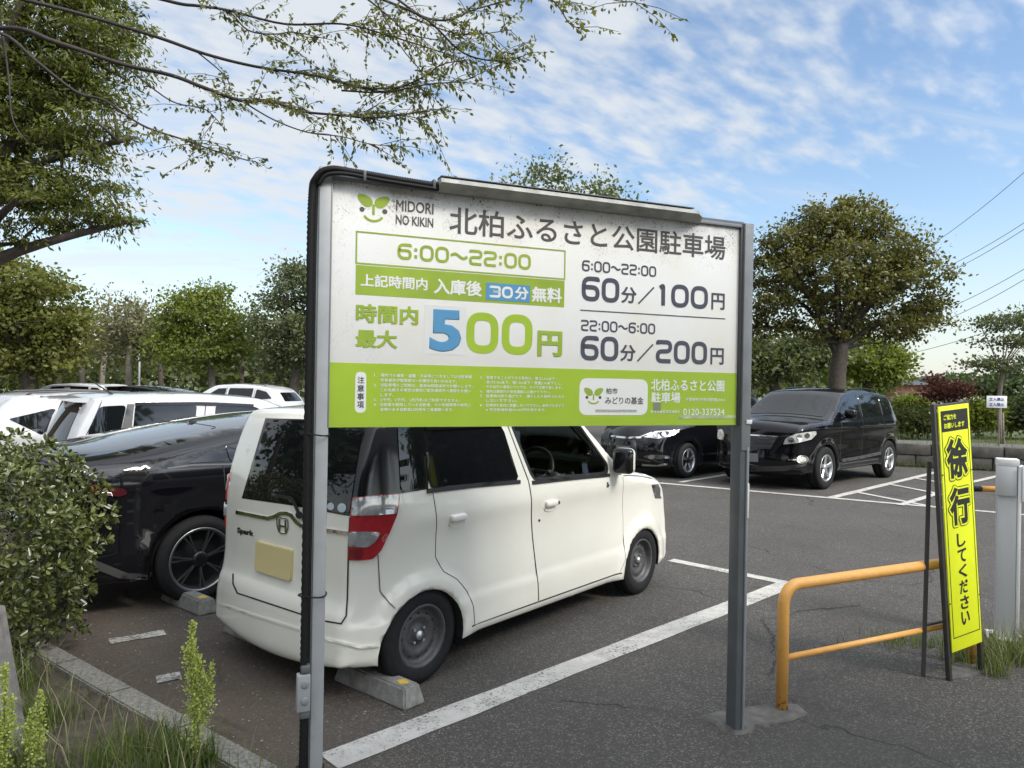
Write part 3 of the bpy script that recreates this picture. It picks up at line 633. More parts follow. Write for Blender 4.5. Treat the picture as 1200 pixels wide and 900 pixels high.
for md in ('right', 'left'):
    v.patch('window', md, rounded([(-.42, 1.105), (.08, 1.235), (.12, 1.22), (.0, .90), (-.06, .89)], .03), M_GLASS, off=.009, grid=.04, fair=True)
    v.patch('window', md, rounded([(.06, .90), (.18, 1.30), (.70, 1.33), (.70, .92)], .04), M_GLASS, off=.009, grid=.04, fair=True)
    v.patch('window', md, rounded([(.78, .92), (.78, 1.33), (1.25, 1.31), (1.75, 1.03), (1.74, .95)], .04), M_GLASS, off=.009, grid=.04, fair=True)
v.patch('rear_window', 'rear', rounded([(-.55, 1.0), (.55, 1.0), (.48, 1.28), (-.48, 1.28)], .06), M_GLASS, off=.006, grid=.1); screen(v, (2.25, 1.01), (1.62, 1.31), .66, .56, M_GLASS)
for sd in (-1, 1): V, F = tube_vf([(-.2, sd * .58, 1.40), (-.12, sd * .58, 1.45), (.5, sd * .58, 1.475), (1.1, sd * .58, 1.46), (1.18, sd * .58, 1.42)], .015, 6); mk('roof_rail', V, F, M_GREYTRIM, v.root)
farleft = v
# black SUV on the right
top = [(-.60, .34, .05, .1, .05), (-.70, .48, .1, .14, .07), (-.735, .68, .1, .14, .08), (-.73, .9, .08, .13, .08), (-.69, 1.08, .06, .12, .08), (-.58, 1.26, .06, .12, .06), (-.40, 1.45, .06, .12, .05), (-.24, 1.555, .04, .10, .03), (0, 1.615, .05, .11, .03), (.6, 1.675, .05, .11, .03), (1.1, 1.68, .05, .11, .03), (1.58, 1.645, .05, .10, .03), (1.80, 1.575, .04, .07, .04), (2.15, 1.36, .04, .05, .05), (2.50, 1.17, .04, .07, .05), (2.70, 1.15, .05, .09, .04), (3.05, 1.12, .06, .09, .04), (3.36, 1.07, .06, .10, .06), (3.465, .98, .07, .12, .08), (3.485, .80, .08, .14, .09), (3.49, .60, .09, .17, .11), (3.49, .44, .09, .16, .11), (3.43, .31, .07, .14, .10), (3.25, .25, .06, .1, .05)]
SUVO = (6.671, 14.838); SANG = 222.5
fw = Vector((math.cos(R(SANG)), math.sin(R(SANG)))); lf = Vector((-fw.y, fw.x))
v = Car('parked_car', 'black sport utility vehicle with silver wheels parked before the big evergreen tree', (SUVO[0] + lf.x * .05, SUVO[1] + lf.y * .05), R(SANG), top, [(0, .40), (2.70, .40)], None, .36, W_gen(.89, 1.08, .33, -.73, 3.49, .10, .11, (0, 2.7), .40, .36), P_BLACK, zb=.29, M=21, group=GRP)
plain_wheels(v, (0, 2.70), .36, .225, (5, False, M_ALLOY, M_ALLOY, .042), .885)
for md in ('left', 'right'):
    v.patch('window', md, rounded([(1.30, 1.17), (1.26, 1.55), (1.55, 1.535), (2.08, 1.20), (2.06, 1.16)], .03), M_GLASS, off=.009, grid=.04, fair=True)
    v.patch('window', md, rounded([(.36, 1.19), (.33, 1.56), (1.16, 1.555), (1.20, 1.175)], .04), M_GLASS, off=.009, grid=.04, fair=True)
    v.patch('window', md, rounded([(-.34, 1.25), (-.12, 1.46), (.22, 1.535), (.26, 1.195)], .05), M_GLASS, off=.009, grid=.04, fair=True)
    v.strip('door_gap', md, [(1.235, 1.6), (1.27, 1.1), (1.30, .42)], .01, M_SEAM, off=.003, step=.06); v.strip('door_gap', md, [(2.17, 1.13), (2.2, .8), (2.17, .42)], .01, M_SEAM, off=.003, step=.06); v.strip('door_gap', md, [(.28, 1.5), (.30, 1.0), (.40, .8), (.46, .45)], .01, M_SEAM, off=.003, step=.06)
    v.strip('side_moulding', md, [(.48, .50), (1.3, .47), (2.15, .455)], .05, M_GREYTRIM, off=.02, thick=.02, step=.1)
    v.strip('door_handle', md, [(.52, 1.06), (.66, 1.055)], .028, P_BLACK, off=.03, thick=.02, step=.05); v.strip('door_handle', md, [(1.38, 1.03), (1.52, 1.025)], .028, P_BLACK, off=.03, thick=.02, step=.05)
screen(v, (2.45, 1.195), (1.86, 1.535), .70, .60, M_GLASS, 'windscreen')
v.patch('rear_window', 'rear', rounded([(-.6, 1.16), (.6, 1.16), (.52, 1.44), (-.52, 1.44)], .06), M_GLASS, off=.006, grid=.1)
m_ = mirror(v, 1.98, .83, 1.26, 1, P_BLACK, .12, .2, .16); mirror(v, 1.98, .83, 1.26, -1, P_BLACK, .12, .2, .16)
v.strip('mirror_cap', 'px', [(994, 486), (1002, 484)], 3.0, M_CHROME, off=.2, thick=.03, step=3) if False else None
M_HEAD = mat('headlamp_lens', (.62, .62, .58), .12, metal=.35, coat=1, noise=.45, nscale=22)
def lampdetail(name, c, rr, par): c.patch(name, 'px', [(rr[0] + rr[2] * math.cos(a), rr[1] + rr[3] * math.sin(a)) for a in np.linspace(0, 5.9, 12)], M_CHROME, par, off=.03, grid=None, step=9)
h = v.patch('headlamp', 'px', rounded([(917.5, 521), (921, 513.5), (932, 508.5), (956.5, 505), (957, 509), (951, 515), (935, 519)], 2), M_HEAD, off=.016, grid=5, step=4)
for q in ((927, 515.5, 3.6, 3.6), (937, 512.5, 3.4, 3.4), (946, 510.5, 3.2, 3.2)): lampdetail('reflector', v, q, h)
h2 = v.patch('headlamp', 'px', rounded([(838, 511), (839, 504), (846, 502.5), (849, 509), (847, 516), (841, 514)], 2), M_HEAD, off=.016, grid=5, step=4)
M_GRILLE = mat('grille_grey', (.035, .035, .037), .35)
g = v.patch('grille', 'px', rounded([(866, 509), (912, 511), (903, 526), (866, 526)], 2), M_GRILLE, off=.012, grid=6, step=5)
for yy in (513.5, 518, 522.5): v.strip('grille_bar', 'px', [(867, yy), (909 - (yy - 513) * .6, yy + .6)], 1.0, M_CHROME if False else M_GREYTRIM, g, off=.022, step=6)
v.strip('grille_rim', 'px', [(862, 508.5), (885, 510), (912, 511.5)], 1.6, M_CHROME, off=.016, step=5)
f_ = v.patch('fog_lamp', 'px', [(940.5 + 7.5 * math.cos(a), 538.5 + 5 * math.sin(a)) for a in np.linspace(0, 5.9, 14)], M_CHROME, off=.014, grid=None, step=9)
v.patch('fog_lens', 'px', [(941 + 4.2 * math.cos(a), 538.5 + 3.0 * math.sin(a)) for a in np.linspace(0, 5.9, 12)], M_HEAD, f_, off=.022, grid=None, step=9)
v.patch('fog_lamp', 'px', [(837.5 + 4 * math.cos(a), 534 + 4.5 * math.sin(a)) for a in np.linspace(0, 5.9, 14)], M_CHROME, off=.014, grid=None, step=9)
v.strip('bumper_trim', 'px', [(924, 539), (934, 538.6)], 1.5, M_CHROME, off=.012, step=4)
v.patch('bumper_grille', 'px', [(862, 547), (918, 546), (946, 543), (944, 546), (920, 552), (862, 553)], M_GRILLE, off=.008, grid=6, step=5)
v.patch('number_plate', 'px', [(873, 530.5), (888.5, 531.5), (888.5, 541.5), (873, 540.5)], M_PLATEW, off=.02, grid=None, step=8)
V, F = tube_vf([(1.75, .2, 1.595), (1.2, .2, 1.70), (1.1, .2, 1.70)], .002, 4); 
for sd in (-1, 1): V, F = tube_vf([(0.0, sd * .60, 1.64), (.08, sd * .60, 1.685), (.7, sd * .60, 1.715), (1.3, sd * .60, 1.69), (1.38, sd * .60, 1.65)], .014, 6); mk('roof_rail', V, F, M_GLOSSBLK, v.root)
suv = v
# dark hatch under the board, front right headlamp showing
top = [(-.6, .3, .05, .1, .05), (-.72, .5, .1, .14, .08), (-.73, .8, .1, .14, .1), (-.66, 1.05, .06, .12, .08), (-.45, 1.40, .06, .12, .05), (-.2, 1.52, .05, .14, .03), (.4, 1.57, .06, .2, .03), (1.0, 1.56, .06, .2, .03), (1.4, 1.49, .06, .14, .04), (2.3, 1.06, .06, .12, .06), (2.8, .98, .09, .2, .08), (3.15, .87, .12, .22, .12), (3.30, .72, .13, .24, .15), (3.34, .55, .13, .24, .15), (3.32, .38, .12, .22, .15), (3.25, .25, .08, .16, .1), (3.1, .2, .06, .1, .05)]
v = Car('parked_car', 'dark blue black hatchback seen below the price board beyond the ivory van bonnet', (4.525, 15.985), R(224.8), top, [(0, .37), (2.6, .37)], None, .325, W_gen(.87, 1.0, .26, -.73, 3.34, .1, .16, (0, 2.6), .37, .325), P_BLACK2, zb=.22, M=19, group=GRP)
plain_wheels(v, (0, 2.6), .325, .22, (5, True, M_ALLOY, M_ALLOYBLK, .010), .865)
for md in ('left', 'right'):
    v.patch('window', md, rounded([(1.15, 1.06), (1.12, 1.42), (1.35, 1.41), (1.98, 1.08), (1.96, 1.04)], .03), M_GLASS, off=.009, grid=.05, fair=True)
    v.patch('window', md, rounded([(-.25, 1.12), (-.1, 1.40), (1.02, 1.43), (1.05, 1.07)], .05), M_GLASS, off=.009, grid=.05, fair=True)
screen(v, (2.26, 1.095), (1.46, 1.475), .68, .58, M_GLASS)
v.patch('rear_window', 'rear', rounded([(-.6, 1.1), (.6, 1.1), (.5, 1.36), (-.5, 1.36)], .06), M_GLASS, off=.006, grid=.1)
h = v.patch('headlamp', 'px', rounded([(753, 512), (762, 508), (768, 505), (794, 504), (797, 506), (786, 511), (772, 514)], 2), M_HEAD, off=.012, grid=5, step=4)
lampdetail('reflector', v, (769, 509.5, 3, 2.8), h); lampdetail('reflector', v, (778, 508.5, 2.6, 2.4), h)
v.strip('grille_rim', 'px', [(716, 511), (735, 513), (750, 512.5), (764, 507)], 2.2, M_CHROME, off=.014, step=4)
v.patch('grille', 'px', [(712, 513), (745, 515), (748, 545), (712, 541)], M_GRILLE, off=.006, grid=8, step=7)
f_ = v.patch('fog_lamp', 'px', rounded([(753, 535), (762, 532.5), (784, 534), (786, 537), (762, 539)], 2), M_GREYTRIM, off=.010, grid=5, step=4)
lampdetail('fog_lens', v, (763, 535.7, 4, 2.3), f_)
v.strip('bumper_trim', 'px', [(752, 545), (770, 546), (783, 543.5)], 2.2, M_CHROME, off=.012, step=4)
v.patch('number_plate', 'px', [(722, 522), (738, 523), (738, 534), (722, 533)], M_PLATEW, off=.02, grid=None, step=8)
hatch = v
# cars across the aisle and behind the trees: copies of the built ones, further off
def far_copy(src, label, x, y, ang, z=0, sc=(1, 1, 1), p=None):
    c = copy_tree(src.root); c.location = (x, y, z); c.rotation_euler = (0, 0, R(ang)); c.scale = sc; c['label'] = label
    if p:
        for ch in c.children:
            if ch.type == 'MESH' and ch.name.split('.')[0] in ('body', 'roof_spoiler', 'door_mirror', 'door'):
                ch.data = ch.data.copy(); ch.data.materials.clear(); ch.data.materials.append(p)
    return c
far_copy(suv, 'white utility vehicle across the aisle showing dark windows above the black fastback roof', *AT(322, 460, 24)[:2], 170, -.16, p=P_WHITE)
far_copy(wagon, 'distant white estate whose roof shows just above the silver white estate spoiler', *AT(120, 460, 25)[:2], 172, -.05, p=P_WHITE)
far_copy(black_car, 'distant dark car whose low roof shows beyond the middle of the estate roof', *AT(212, 460, 25.5)[:2], 172, .03)
# ------------------------------------------------------------------ price board on two posts
SA = Vector((-.715, 2.85)); SBp = Vector((1.145, 3.608)); SANGLE = math.atan2(SBp.y - SA.y, SBp.x - SA.x)
sign = empty('price_board', (SA.x, SA.y, 0), SANGLE); tag(sign, 'large white and green parking price board in Japanese on two grey steel posts', 'sign')
M_POST = mat('grey_painted_steel', (.235, .245, .255), .42, noise=.12, nscale=9, bump=.03)
M_POSTD = mat('dark_grey_steel', (.105, .115, .12), .45, noise=.15, nscale=8)
M_HOOD = mat('weathered_aluminium', (.36, .36, .33), .55, noise=.35, nscale=14, bump=.1)
def grime_panel():
    m = bpy.data.materials.new('white_enamel_board'); m.use_nodes = True; t = m.node_tree; b = t.nodes['Principled BSDF']; ln = t.links.new
    co = t.nodes.new('ShaderNodeTexCoord'); sp = t.nodes.new('ShaderNodeSeparateXYZ'); ln(co.outputs['Object'], sp.inputs[0])
    def no(scale, det, rough=.6, sc=(1, 1, 1)):
        mp = t.nodes.new('ShaderNodeMapping'); mp.inputs['Scale'].default_value = sc; ln(co.outputs['Object'], mp.inputs[0])
        n = t.nodes.new('ShaderNodeTexNoise'); n.inputs['Scale'].default_value = scale; n.inputs['Detail'].default_value = det; n.inputs['Roughness'].default_value = rough; ln(mp.outputs[0], n.inputs[0]); return n.outputs[0]
    def mr(x, a, b_, c=0, d=1):
        r = t.nodes.new('ShaderNodeMapRange'); r.inputs[1].default_value = a; r.inputs[2].default_value = b_; r.inputs[3].default_value = c; r.inputs[4].default_value = d; ln(x, r.inputs[0]); return r.outputs[0]
    def m2(op, a, b_):
        n = t.nodes.new('ShaderNodeMath'); n.operation = op
        for i, x in enumerate((a, b_)):
            if isinstance(x, (int, float)): n.inputs[i].default_value = x
            else: ln(x, n.inputs[i])
        return n.outputs[0]
    top_ = mr(sp.outputs[2], 2.20, 2.47)                    # mould gathers along the top edge under the gutter
    left_ = mr(sp.outputs[0], .42, .0)
    speck = mr(m2('ADD', m2('MULTIPLY', no(95, 3, .7), 1.0), m2('MULTIPLY', no(9, 4), .55)), .85, .98)
    mask = m2('MULTIPLY', speck, m2('POWER', m2('MAXIMUM', top_, m2('MULTIPLY', left_, .22)), 1.2))
    film = m2('MULTIPLY', m2('POWER', mr(sp.outputs[2], 2.30, 2.475), 1.5), mr(no(5, 5, .65, (1, 1, .35)), .35, .68))
    mix = t.nodes.new('ShaderNodeMix'); mix.data_type = 'RGBA'; mix.inputs['A'].default_value = (.84, .835, .81, 1); mix.inputs['B'].default_value = (.19, .17, .135, 1); ln(m2('MULTIPLY', film, .75), mix.inputs['Factor'])
    mix2 = t.nodes.new('ShaderNodeMix'); mix2.data_type = 'RGBA'; ln(mix.outputs['Result'], mix2.inputs['A']); mix2.inputs['B'].default_value = (.035, .03, .025, 1); ln(mask, mix2.inputs['Factor'])
    warm = t.nodes.new('ShaderNodeMix'); warm.data_type = 'RGBA'; warm.blend_type = 'MULTIPLY'; ln(mix2.outputs['Result'], warm.inputs['A']); warm.inputs['B'].default_value = (.96, .93, .86, 1); ln(mr(no(3, 4), .4, .7), warm.inputs['Factor'])
    ln(warm.outputs['Result'], b.inputs['Base Color']); b.inputs['Roughness'].default_value = .38; return m
M_WHITEBOARD = grime_panel()
M_LIME = mat('lime_green_print', (.36, .52, .035), .4, noise=.06, nscale=5)
M_OLIVE = mat('olive_green_print', (.31, .43, .045), .42, noise=.12, nscale=6)
M_GREY = mat('grey_print', (.095, .088, .082), .5, noise=.2, nscale=40)
M_SLATE = mat('slate_print', (.075, .078, .105), .45)
M_BLUE = mat('blue_print', (.10, .30, .52), .42); M_WHITEP = mat('white_print', (.80, .80, .76), .45); M_PATCHW = mat('white_overlay', (.73, .735, .71), .4)
SW, Z0, Z1 = 1.97, 1.498, 2.462
box('post', (-.021, .02, 1.255), (.05, .06, 2.51), mat('light_grey_steel_post', (.36, .37, .38), .4, noise=.12, nscale=9, bump=.03), sign, .006)
pr = box('post', (2.0, .02, 1.235), (.055, .075, 2.50), M_POSTD, sign, .006)
box('post_face', (2.002, -.02, 1.62 + .31), (.052, .008, 1.11), M_POST, pr, .003)
box('post_channel', (2.015, -.0215, .70), (.014, .010, 1.38), M_POST, pr, .003)
box('reflector_sticker', (2.015, -.029, 1.515), (.034, .003, .02), M_WHITEP, pr, .001); box('reflector_sticker', (2.017, -.0285, 1.13), (.010, .003, .17), M_WHITEP, pr, .001)
box('back_frame', (SW / 2 - .0, .033, Z1 + .01), (SW + .05, .05, .05), M_POSTD, sign, .004); box('back_frame', (SW / 2, .040, Z0 + .03), (SW + .0, .03, .04), M_POSTD, sign, .004)
panel = box('panel', (SW / 2, .009, (Z0 + Z1) / 2), (SW - .006, .014, Z1 - Z0), M_WHITEBOARD, sign, .002)
# the object origin is at the post foot, so the mould mask reads height above the ground
box('frame_edge', (SW / 2 - .0, .004, Z1 + .008), (SW, .030, .016), M_POST, sign, .003)
box('frame_edge', (SW - .004, .002, (Z0 + Z1) / 2), (.012, .03, Z1 - Z0 - .004), M_GREYTRIM, sign, .002)
box('frame_edge', (.002, .002, (Z0 + Z1) / 2), (.006, .028, Z1 - Z0 - .004), M_POST, sign, .002)
def plate(name, u0, z0, u1, z1, y, m, par, r=0, th=.0005):
    poly = rounded([(u0, z0), (u1, z0), (u1, z1), (u0, z1)], r, 6) if r else [(u0, z0), (u1, z0), (u1, z1), (u0, z1)]
    n = len(poly); V = [(p[0], y, p[1]) for p in poly] + [(p[0], y + th, p[1]) for p in poly]
    F = [tuple(range(n))] + [(i, i + n, (i + 1) % n + n, (i + 1) % n) for i in range(n)]
    return mk(name, V, F, m, par, False)
def ribbons(name, paths, wid, y, m, par, closed=False, th=.0012):
    V = []; F = []
    for pts in paths:
        rb = ribbon(pts, wid, closed)
        if closed: A, B = rb
        else: n = len(pts); A = rb[:n]; B = rb[n:][::-1]
        n = len(A); b = len(V); V += [(p[0], y, p[1]) for p in A] + [(p[0], y, p[1]) for p in B]
        for i in range(n if closed else n - 1): j = (i + 1) % n; F.append((b + i, b + j, b + n + j, b + n + i))
    return mk(name, V, F, m, par, False)
def openround(pts, r, n=5):
    out = [np.array(pts[0], float)]
    for i in range(1, len(pts) - 1):
        p = np.array(pts[i], float); a = np.array(pts[i - 1], float) - p; b = np.array(pts[i + 1], float) - p; la, lb = np.linalg.norm(a), np.linalg.norm(b); q = min(r, la * .49, lb * .49)
        A = p + a / la * q; B = p + b / lb * q; out += [(1 - t) ** 2 * A + 2 * t * (1 - t) * p + t * t * B for t in np.linspace(0, 1, n)]
    return out + [np.array(pts[-1], float)]
DIG = {'0': ('c', [(0, 0), (1, 0), (1, 1), (0, 1)]), '6': ('o', [(1, .87), (1, 1), (0, 1), (0, 0), (1, 0), (1, .58), (0, .58)]), '2': ('o', [(0, .86), (0, 1), (1, 1), (1, .53), (0, .50), (0, 0), (1.04, 0)]),
       '1': ('o', [(.12, .86), (.52, 1.0), (.52, -.07)]), '3': ('m', [(0, .88), (0, 1), (1, 1), (1, .52), (.25, .52)], [(.25, .52), (1, .52), (1, 0), (0, 0), (0, .12)])}
def digits(name, s, u0, z0, u1, z1, t, y, m, par):
    wd = {':': .42, '~': 1.25, '1': .72}; tot = sum(wd.get(c, 1) for c in s); k = (u1 - u0) / tot; x = u0; open_, closed_ = [], []; h = z1 - z0 - t
    for c in s:
        w_ = wd.get(c, 1) * k; a = x + t / 2 + k * .05; ww = w_ - t - k * .10
        if c == ':':
            for q in (.24, .66): open_.append([(x + w_ / 2, z0 + (z1 - z0) * q - t * .55), (x + w_ / 2, z0 + (z1 - z0) * q + t * .55)])
        elif c == '~': open_.append([(x + w_ * (.06 + .88 * q), (z0 + z1) / 2 + .13 * (z1 - z0) * math.sin(q * 2 * math.pi)) for q in np.linspace(0, 1, 18)])
        else:
            kd, p = DIG[c][:2]; P = [(a + q[0] * ww, z0 + t / 2 + q[1] * h) for q in p]; r = min(ww, h) * .46
            if kd == 'm': open_.append(openround([(a + q[0] * ww, z0 + t / 2 + q[1] * h) for q in DIG[c][2]], h * .22)); r = h * .22
            if kd == 'c': closed_.append(rounded(P, r, 6))
            else: open_.append(openround(P, r))
        x += w_
    V = []; F = []
    for lst, cl in ((open_, False), (closed_, True)):
        for pts in lst:
            rb = ribbon(pts, t, cl)
            if cl: A, B = rb
            else: n = len(pts); A = rb[:n]; B = rb[n:][::-1]
            n = len(A); b = len(V); V += [(p[0], y, p[1]) for p in A] + [(p[0], y, p[1]) for p in B]
            for i in range(n if cl else n - 1): j = (i + 1) % n; F.append((b + i, b + j, b + n + j, b + n + i))
    return mk(name, V, F, m, par, False)
Y1, Y2, Y3 = .0014, .0008, .0002
def T(body, u0, z0, u1, z1, m, wt=.02, y=Y2, res=3): return fit_text('lettering', body, u0, z0, u1, z1, y, m, panel, wt, .0004, res)
def sprout(cx, zt, zb, hw, y, par, m):
    sc = zt - zb; V = []; F = []
    for s_ in (-1, 1):
        b = len(V); a0 = R(32); L_ = hw * 1.08
        for k in range(20):
            q = 2 * math.pi * k / 20; ex = .5 + .5 * math.cos(q); ey = math.sin(q) * .30 * (1 - .25 * math.cos(q)); lx = ex * L_; lz = ey * L_
            V.append((cx + s_ * (.006 + lx * math.cos(a0) - lz * math.sin(a0)), y, zt - sc * .43 + lx * math.sin(a0) + lz * math.cos(a0)))
        F.append(tuple(range(b, b + 20)))
    mk('sprout_leaf', V, F, m, par, False)
    ribbons('sprout_stem', [[(cx, zt - sc * .40), (cx, zb + sc * .24)]], hw * .16, y - .0002, m, par)
    ribbons('smile', [[(cx + hw * .62 * math.sin(q), zb + sc * .30 - sc * .27 * math.cos(q)) for q in np.linspace(-1.15, 1.15, 14)]], hw * .15, y, m, par)
    for s_ in (-1, 1): mk('dot', [(cx + s_ * hw * .72 + hw * .16 * math.cos(a), y, zb + sc * .40 + hw * .16 * math.sin(a)) for a in np.linspace(0, 5.9, 14)], [tuple(range(14))], M_GREY, par, False)
band = plate('green_band', .004, Z0 + .001, SW - .012, 1.752, Y1, M_LIME, panel)
sprout(.166, 2.428, 2.314, .063, Y2, panel, M_OLIVE)
T('MIDORI', .256, 2.368, .412, 2.413, M_GREY, .018); T('NO KIKIN', .256, 2.314, .412, 2.353, M_GREY, .022)
T('北柏ふるさと公園駐車場', .48, 2.298, 1.878, 2.412, M_GREY, .013, res=4)
ribbons('outline_box', [[(.101, 2.146), (1.014, 2.146), (1.014, 2.270), (.101, 2.270)]], .006, Y2, M_OLIVE, panel, True)
digits('lettering', '6:00~22:00', .262, 2.174, .854, 2.240, .0118, Y2, M_OLIVE, panel)
plate('green_bar', .100, 2.022, 1.014, 2.139, Y1, M_OLIVE, panel)
T('上記時間内', .120, 2.055, .392, 2.106, M_WHITEP, .028); T('入庫後', .417, 2.043, .630, 2.109, M_WHITEP, .032)
plate('blue_block', .647, 2.033, .849, 2.106, Y2 - .0004, M_BLUE, panel)
digits('lettering', '30', .660, 2.045, .772, 2.095, .0105, Y3, M_WHITEP, panel); T('分', .777, 2.043, .843, 2.098, M_WHITEP, .03, Y3); T('無料', .856, 2.037, 1.002, 2.104, M_WHITEP, .034)
T('時間内', .103, 1.912, .356, 1.987, M_OLIVE, .036); T('最大', .104, 1.812, .272, 1.886, M_OLIVE, .036)
plate('overlay_sticker', .382, 1.797, .562, 1.998, Y1, M_PATCHW, panel)
T('5', .404, 1.808, .541, 1.982, M_BLUE, .045)
digits('lettering', '00', .556, 1.806, .872, 1.979, .034, Y2, M_LIME, panel); T('円', .888, 1.802, 1.008, 1.915, M_OLIVE, .04)
digits('lettering', '6:00~22:00', 1.097, 2.188, 1.489, 2.238, .0082, Y2, M_SLATE, panel)
digits('lettering', '22:00~6:00', 1.097, 1.922, 1.489, 1.972, .0082, Y2, M_SLATE, panel)
for zz, a in ((2.056, '100'), (1.791, '200')):
    digits('lettering', '60', 1.094, zz, 1.297, zz + .111, .0205, Y2, M_SLATE, panel); T('分', 1.301, zz + .002, 1.384, zz + .078, M_SLATE, .025)
    ribbons('slash', [[(1.394, zz + .004), (1.476, zz + .084)]], .008, Y2, M_SLATE, panel)
    digits('lettering', a, 1.487, zz - .002, 1.786, zz + .107, .0205, Y2, M_SLATE, panel); T('円', 1.801, zz, 1.879, zz + .080, M_SLATE, .022)
ribbons('rule', [[(1.094, 2.014), (1.884, 2.014)]], .005, Y2, M_SLATE, panel)
plate('white_pill', .106, 1.556, .149, 1.717, Y2, M_WHITEP, panel, .0215)
for k, c in enumerate('注意事項'): T(c, .1135, 1.672 - .0325 * k, .1415, 1.699 - .0325 * k, M_SLATE, .015, Y3)
C1 = [('1.', '場内での事故・盗難・天災等につきましては当駐車場', .59), ('', '所有者及び管理者は一切責任を負いかねます。', .525), ('2.', '当駐車場のご利用は、最長48時間以内でお願いします。', .595), ('', 'これを超える場合は事前に緊急連絡先へ連絡をお願い', .588), ('', 'します。', .26), ('3.', '2千円、5千円、1万円札はご利用できません。', .54), ('4.', '自賠責を解除している自動車、その他保険等の知見に', .588), ('', '支障のある自動車は利用をご遠慮願います。', .512)]
C2 = [('5.', '駐車することができる車両は、高さ2.0m以下・', .985), ('', '長さ5.0m以下、幅1.9m以下・重量2.0t以下とし、', 1.01), ('', 'それ以外の車両については、すべてお断り致します。', 1.012), ('6.', '場内は最徐行の安全運転に心掛けて下さい。', .955), ('7.', '駐車券は折り曲げたり、濡らしたり紛失されたり', 1.022), ('', 'しないで下さい。', .80), ('8.', '駐車券を車内に放置しないで下さい。紛失されますと', 1.022), ('', '※ 不正駐車料金20,000円を頂きます。', .935)]
for Cc, ua, ub in ((C1, .179, .206), (C2, .628, .655)):
    for k, (n_, s_, ue) in enumerate(Cc):
        zz = 1.700 - .0196 * k
        if n_: T(n_, ua, zz, ua + .013, zz + .0115, M_WHITEP, .01, Y2, 1)
        T(s_, ub, zz - .001, ue, zz + .0132, M_WHITEP, .012, Y2, 1)
pill = plate('white_pill', 1.097, 1.547, 1.452, 1.712, Y2, M_WHITEP, panel, .04)
sprout(1.168, 1.672, 1.596, .046, Y3, panel, M_OLIVE)
T('柏市', 1.231, 1.643, 1.292, 1.670, M_GREY, .02, Y3); T('みどりの基金', 1.228, 1.597, 1.430, 1.630, M_GREY, .018, Y3)
plate('faded_strip', 1.178, 1.560, 1.395, 1.572, Y3, mat('faded_grey_print', (.42, .42, .38), .5, noise=.3, nscale=60), panel, .004)
T('北柏ふるさと公園', 1.469, 1.660, 1.886, 1.716, M_WHITEP, .022); T('駐車場', 1.470, 1.604, 1.632, 1.654, M_WHITEP, .022)
T('千葉県柏市呼塚新田204-1', 1.660, 1.613, 1.888, 1.629, M_WHITEP, .012, Y2, 1); T('駐車場管理 緊急連絡先', 1.471, 1.556, 1.632, 1.570, M_WHITEP, .012, Y2, 1)
T('0120-337524', 1.650, 1.546, 1.889, 1.578, M_WHITEP, .012)
plate('grey_patch', 1.484, 1.567, 1.525, 1.607, Y3, mat('mottled_grey_green', (.22, .25, .16), .5, noise=.2, nscale=30), panel, .002)  # small rectangle, greyer and duller than the band
plate('pale_strip', 1.625, 1.530, 1.955, 1.546, Y3, mat('mottled_pale_green', (.45, .52, .30), .5, noise=.35, nscale=20), panel, .007)  # paler strip near the lower edge of the band
# gutter lamp hood along the top and the loom of black conduit
bm = bmesh.new(); pf = [(-.072, 2.502), (-.080, 2.484), (-.070, 2.480), (-.012, 2.458), (.02, 2.49), (.01, 2.505)]
ends = [[bm.verts.new((x, y, z)) for y, z in pf] for x in (.42, .75, 1.1, 1.4, 1.66, 1.72)]
for q in ends[-1]: q.co.y = q.co.y * .35
for a_, b_ in zip(ends, ends[1:]):
    for i in range(6): j = (i + 1) % 6; bm.faces.new((a_[i], a_[j], b_[j], b_[i]))
bm.faces.new(ends[0]); bm.faces.new(ends[-1][::-1]); from_bm('lamp_hood', bm, M_HOOD, sign, True, 25)
box('hood_lip', (1.03, -.045, 2.510), (1.22, .06, .005), M_POSTD, sign, .002)
M_COND = mat('black_corrugated_conduit', (.011, .011, .011), .6, spec=.25)
cp = smooth_path([(-.074, -.012, .02), (-.072, -.012, .42), (-.074, -.012, .6), (-.075, -.013, 1.2), (-.076, -.014, 1.9), (-.076, -.018, 2.36), (-.060, -.025, 2.455), (-.01, -.032, 2.492), (.08, -.034, 2.492), (.25, -.034, 2.484), (.42, -.034, 2.478)], 40)
tube('conduit', cp, [(.0150 if i % 2 else .0122) for i in range(len(cp))], M_COND, sign, 10)
cp2 = smooth_path([(-.058, .002, .03), (-.058, .002, 1.3), (-.059, -.004, 2.30), (-.045, -.028, 2.44), (.02, -.04, 2.478), (.2, -.042, 2.470), (.42, -.042, 2.462)], 12)
tube('conduit', cp2, .0085, M_COND, sign, 8)
for zz in (1.472, .852, .18): tube('cable_tie', [(-.048 + .034 * math.cos(a) * 1.55 + .005, .012 + .05 * math.sin(a), zz + .004 * math.sin(a * 2)) for a in np.linspace(0, 2 * math.pi, 25)], .0032, M_COND, sign, 6)
for uu in (.12, .40): box('conduit_clip', (uu, -.034, 2.480), (.012, .036, .040), M_POSTD, sign, .004)
jb = box('junction_box', (-.075, -.020, .490), (.05, .042, .14), mat('pale_grey_box', (.30, .31, .32), .45), sign, .005)
for zz in (.525, .462): lb = lathe('knockout', [(.015, 0), (.015, -.002), (.012, -.0035), (0, -.0035)], M_POST, jb, 20); lb.location = (-.072, -.0415, zz)
box('box_collar', (-.068, -.017, .405), (.036, .036, .03), M_POSTD, sign, .006); box('box_collar', (-.068, -.017, .578), (.036, .036, .03), M_POSTD, sign, .006)

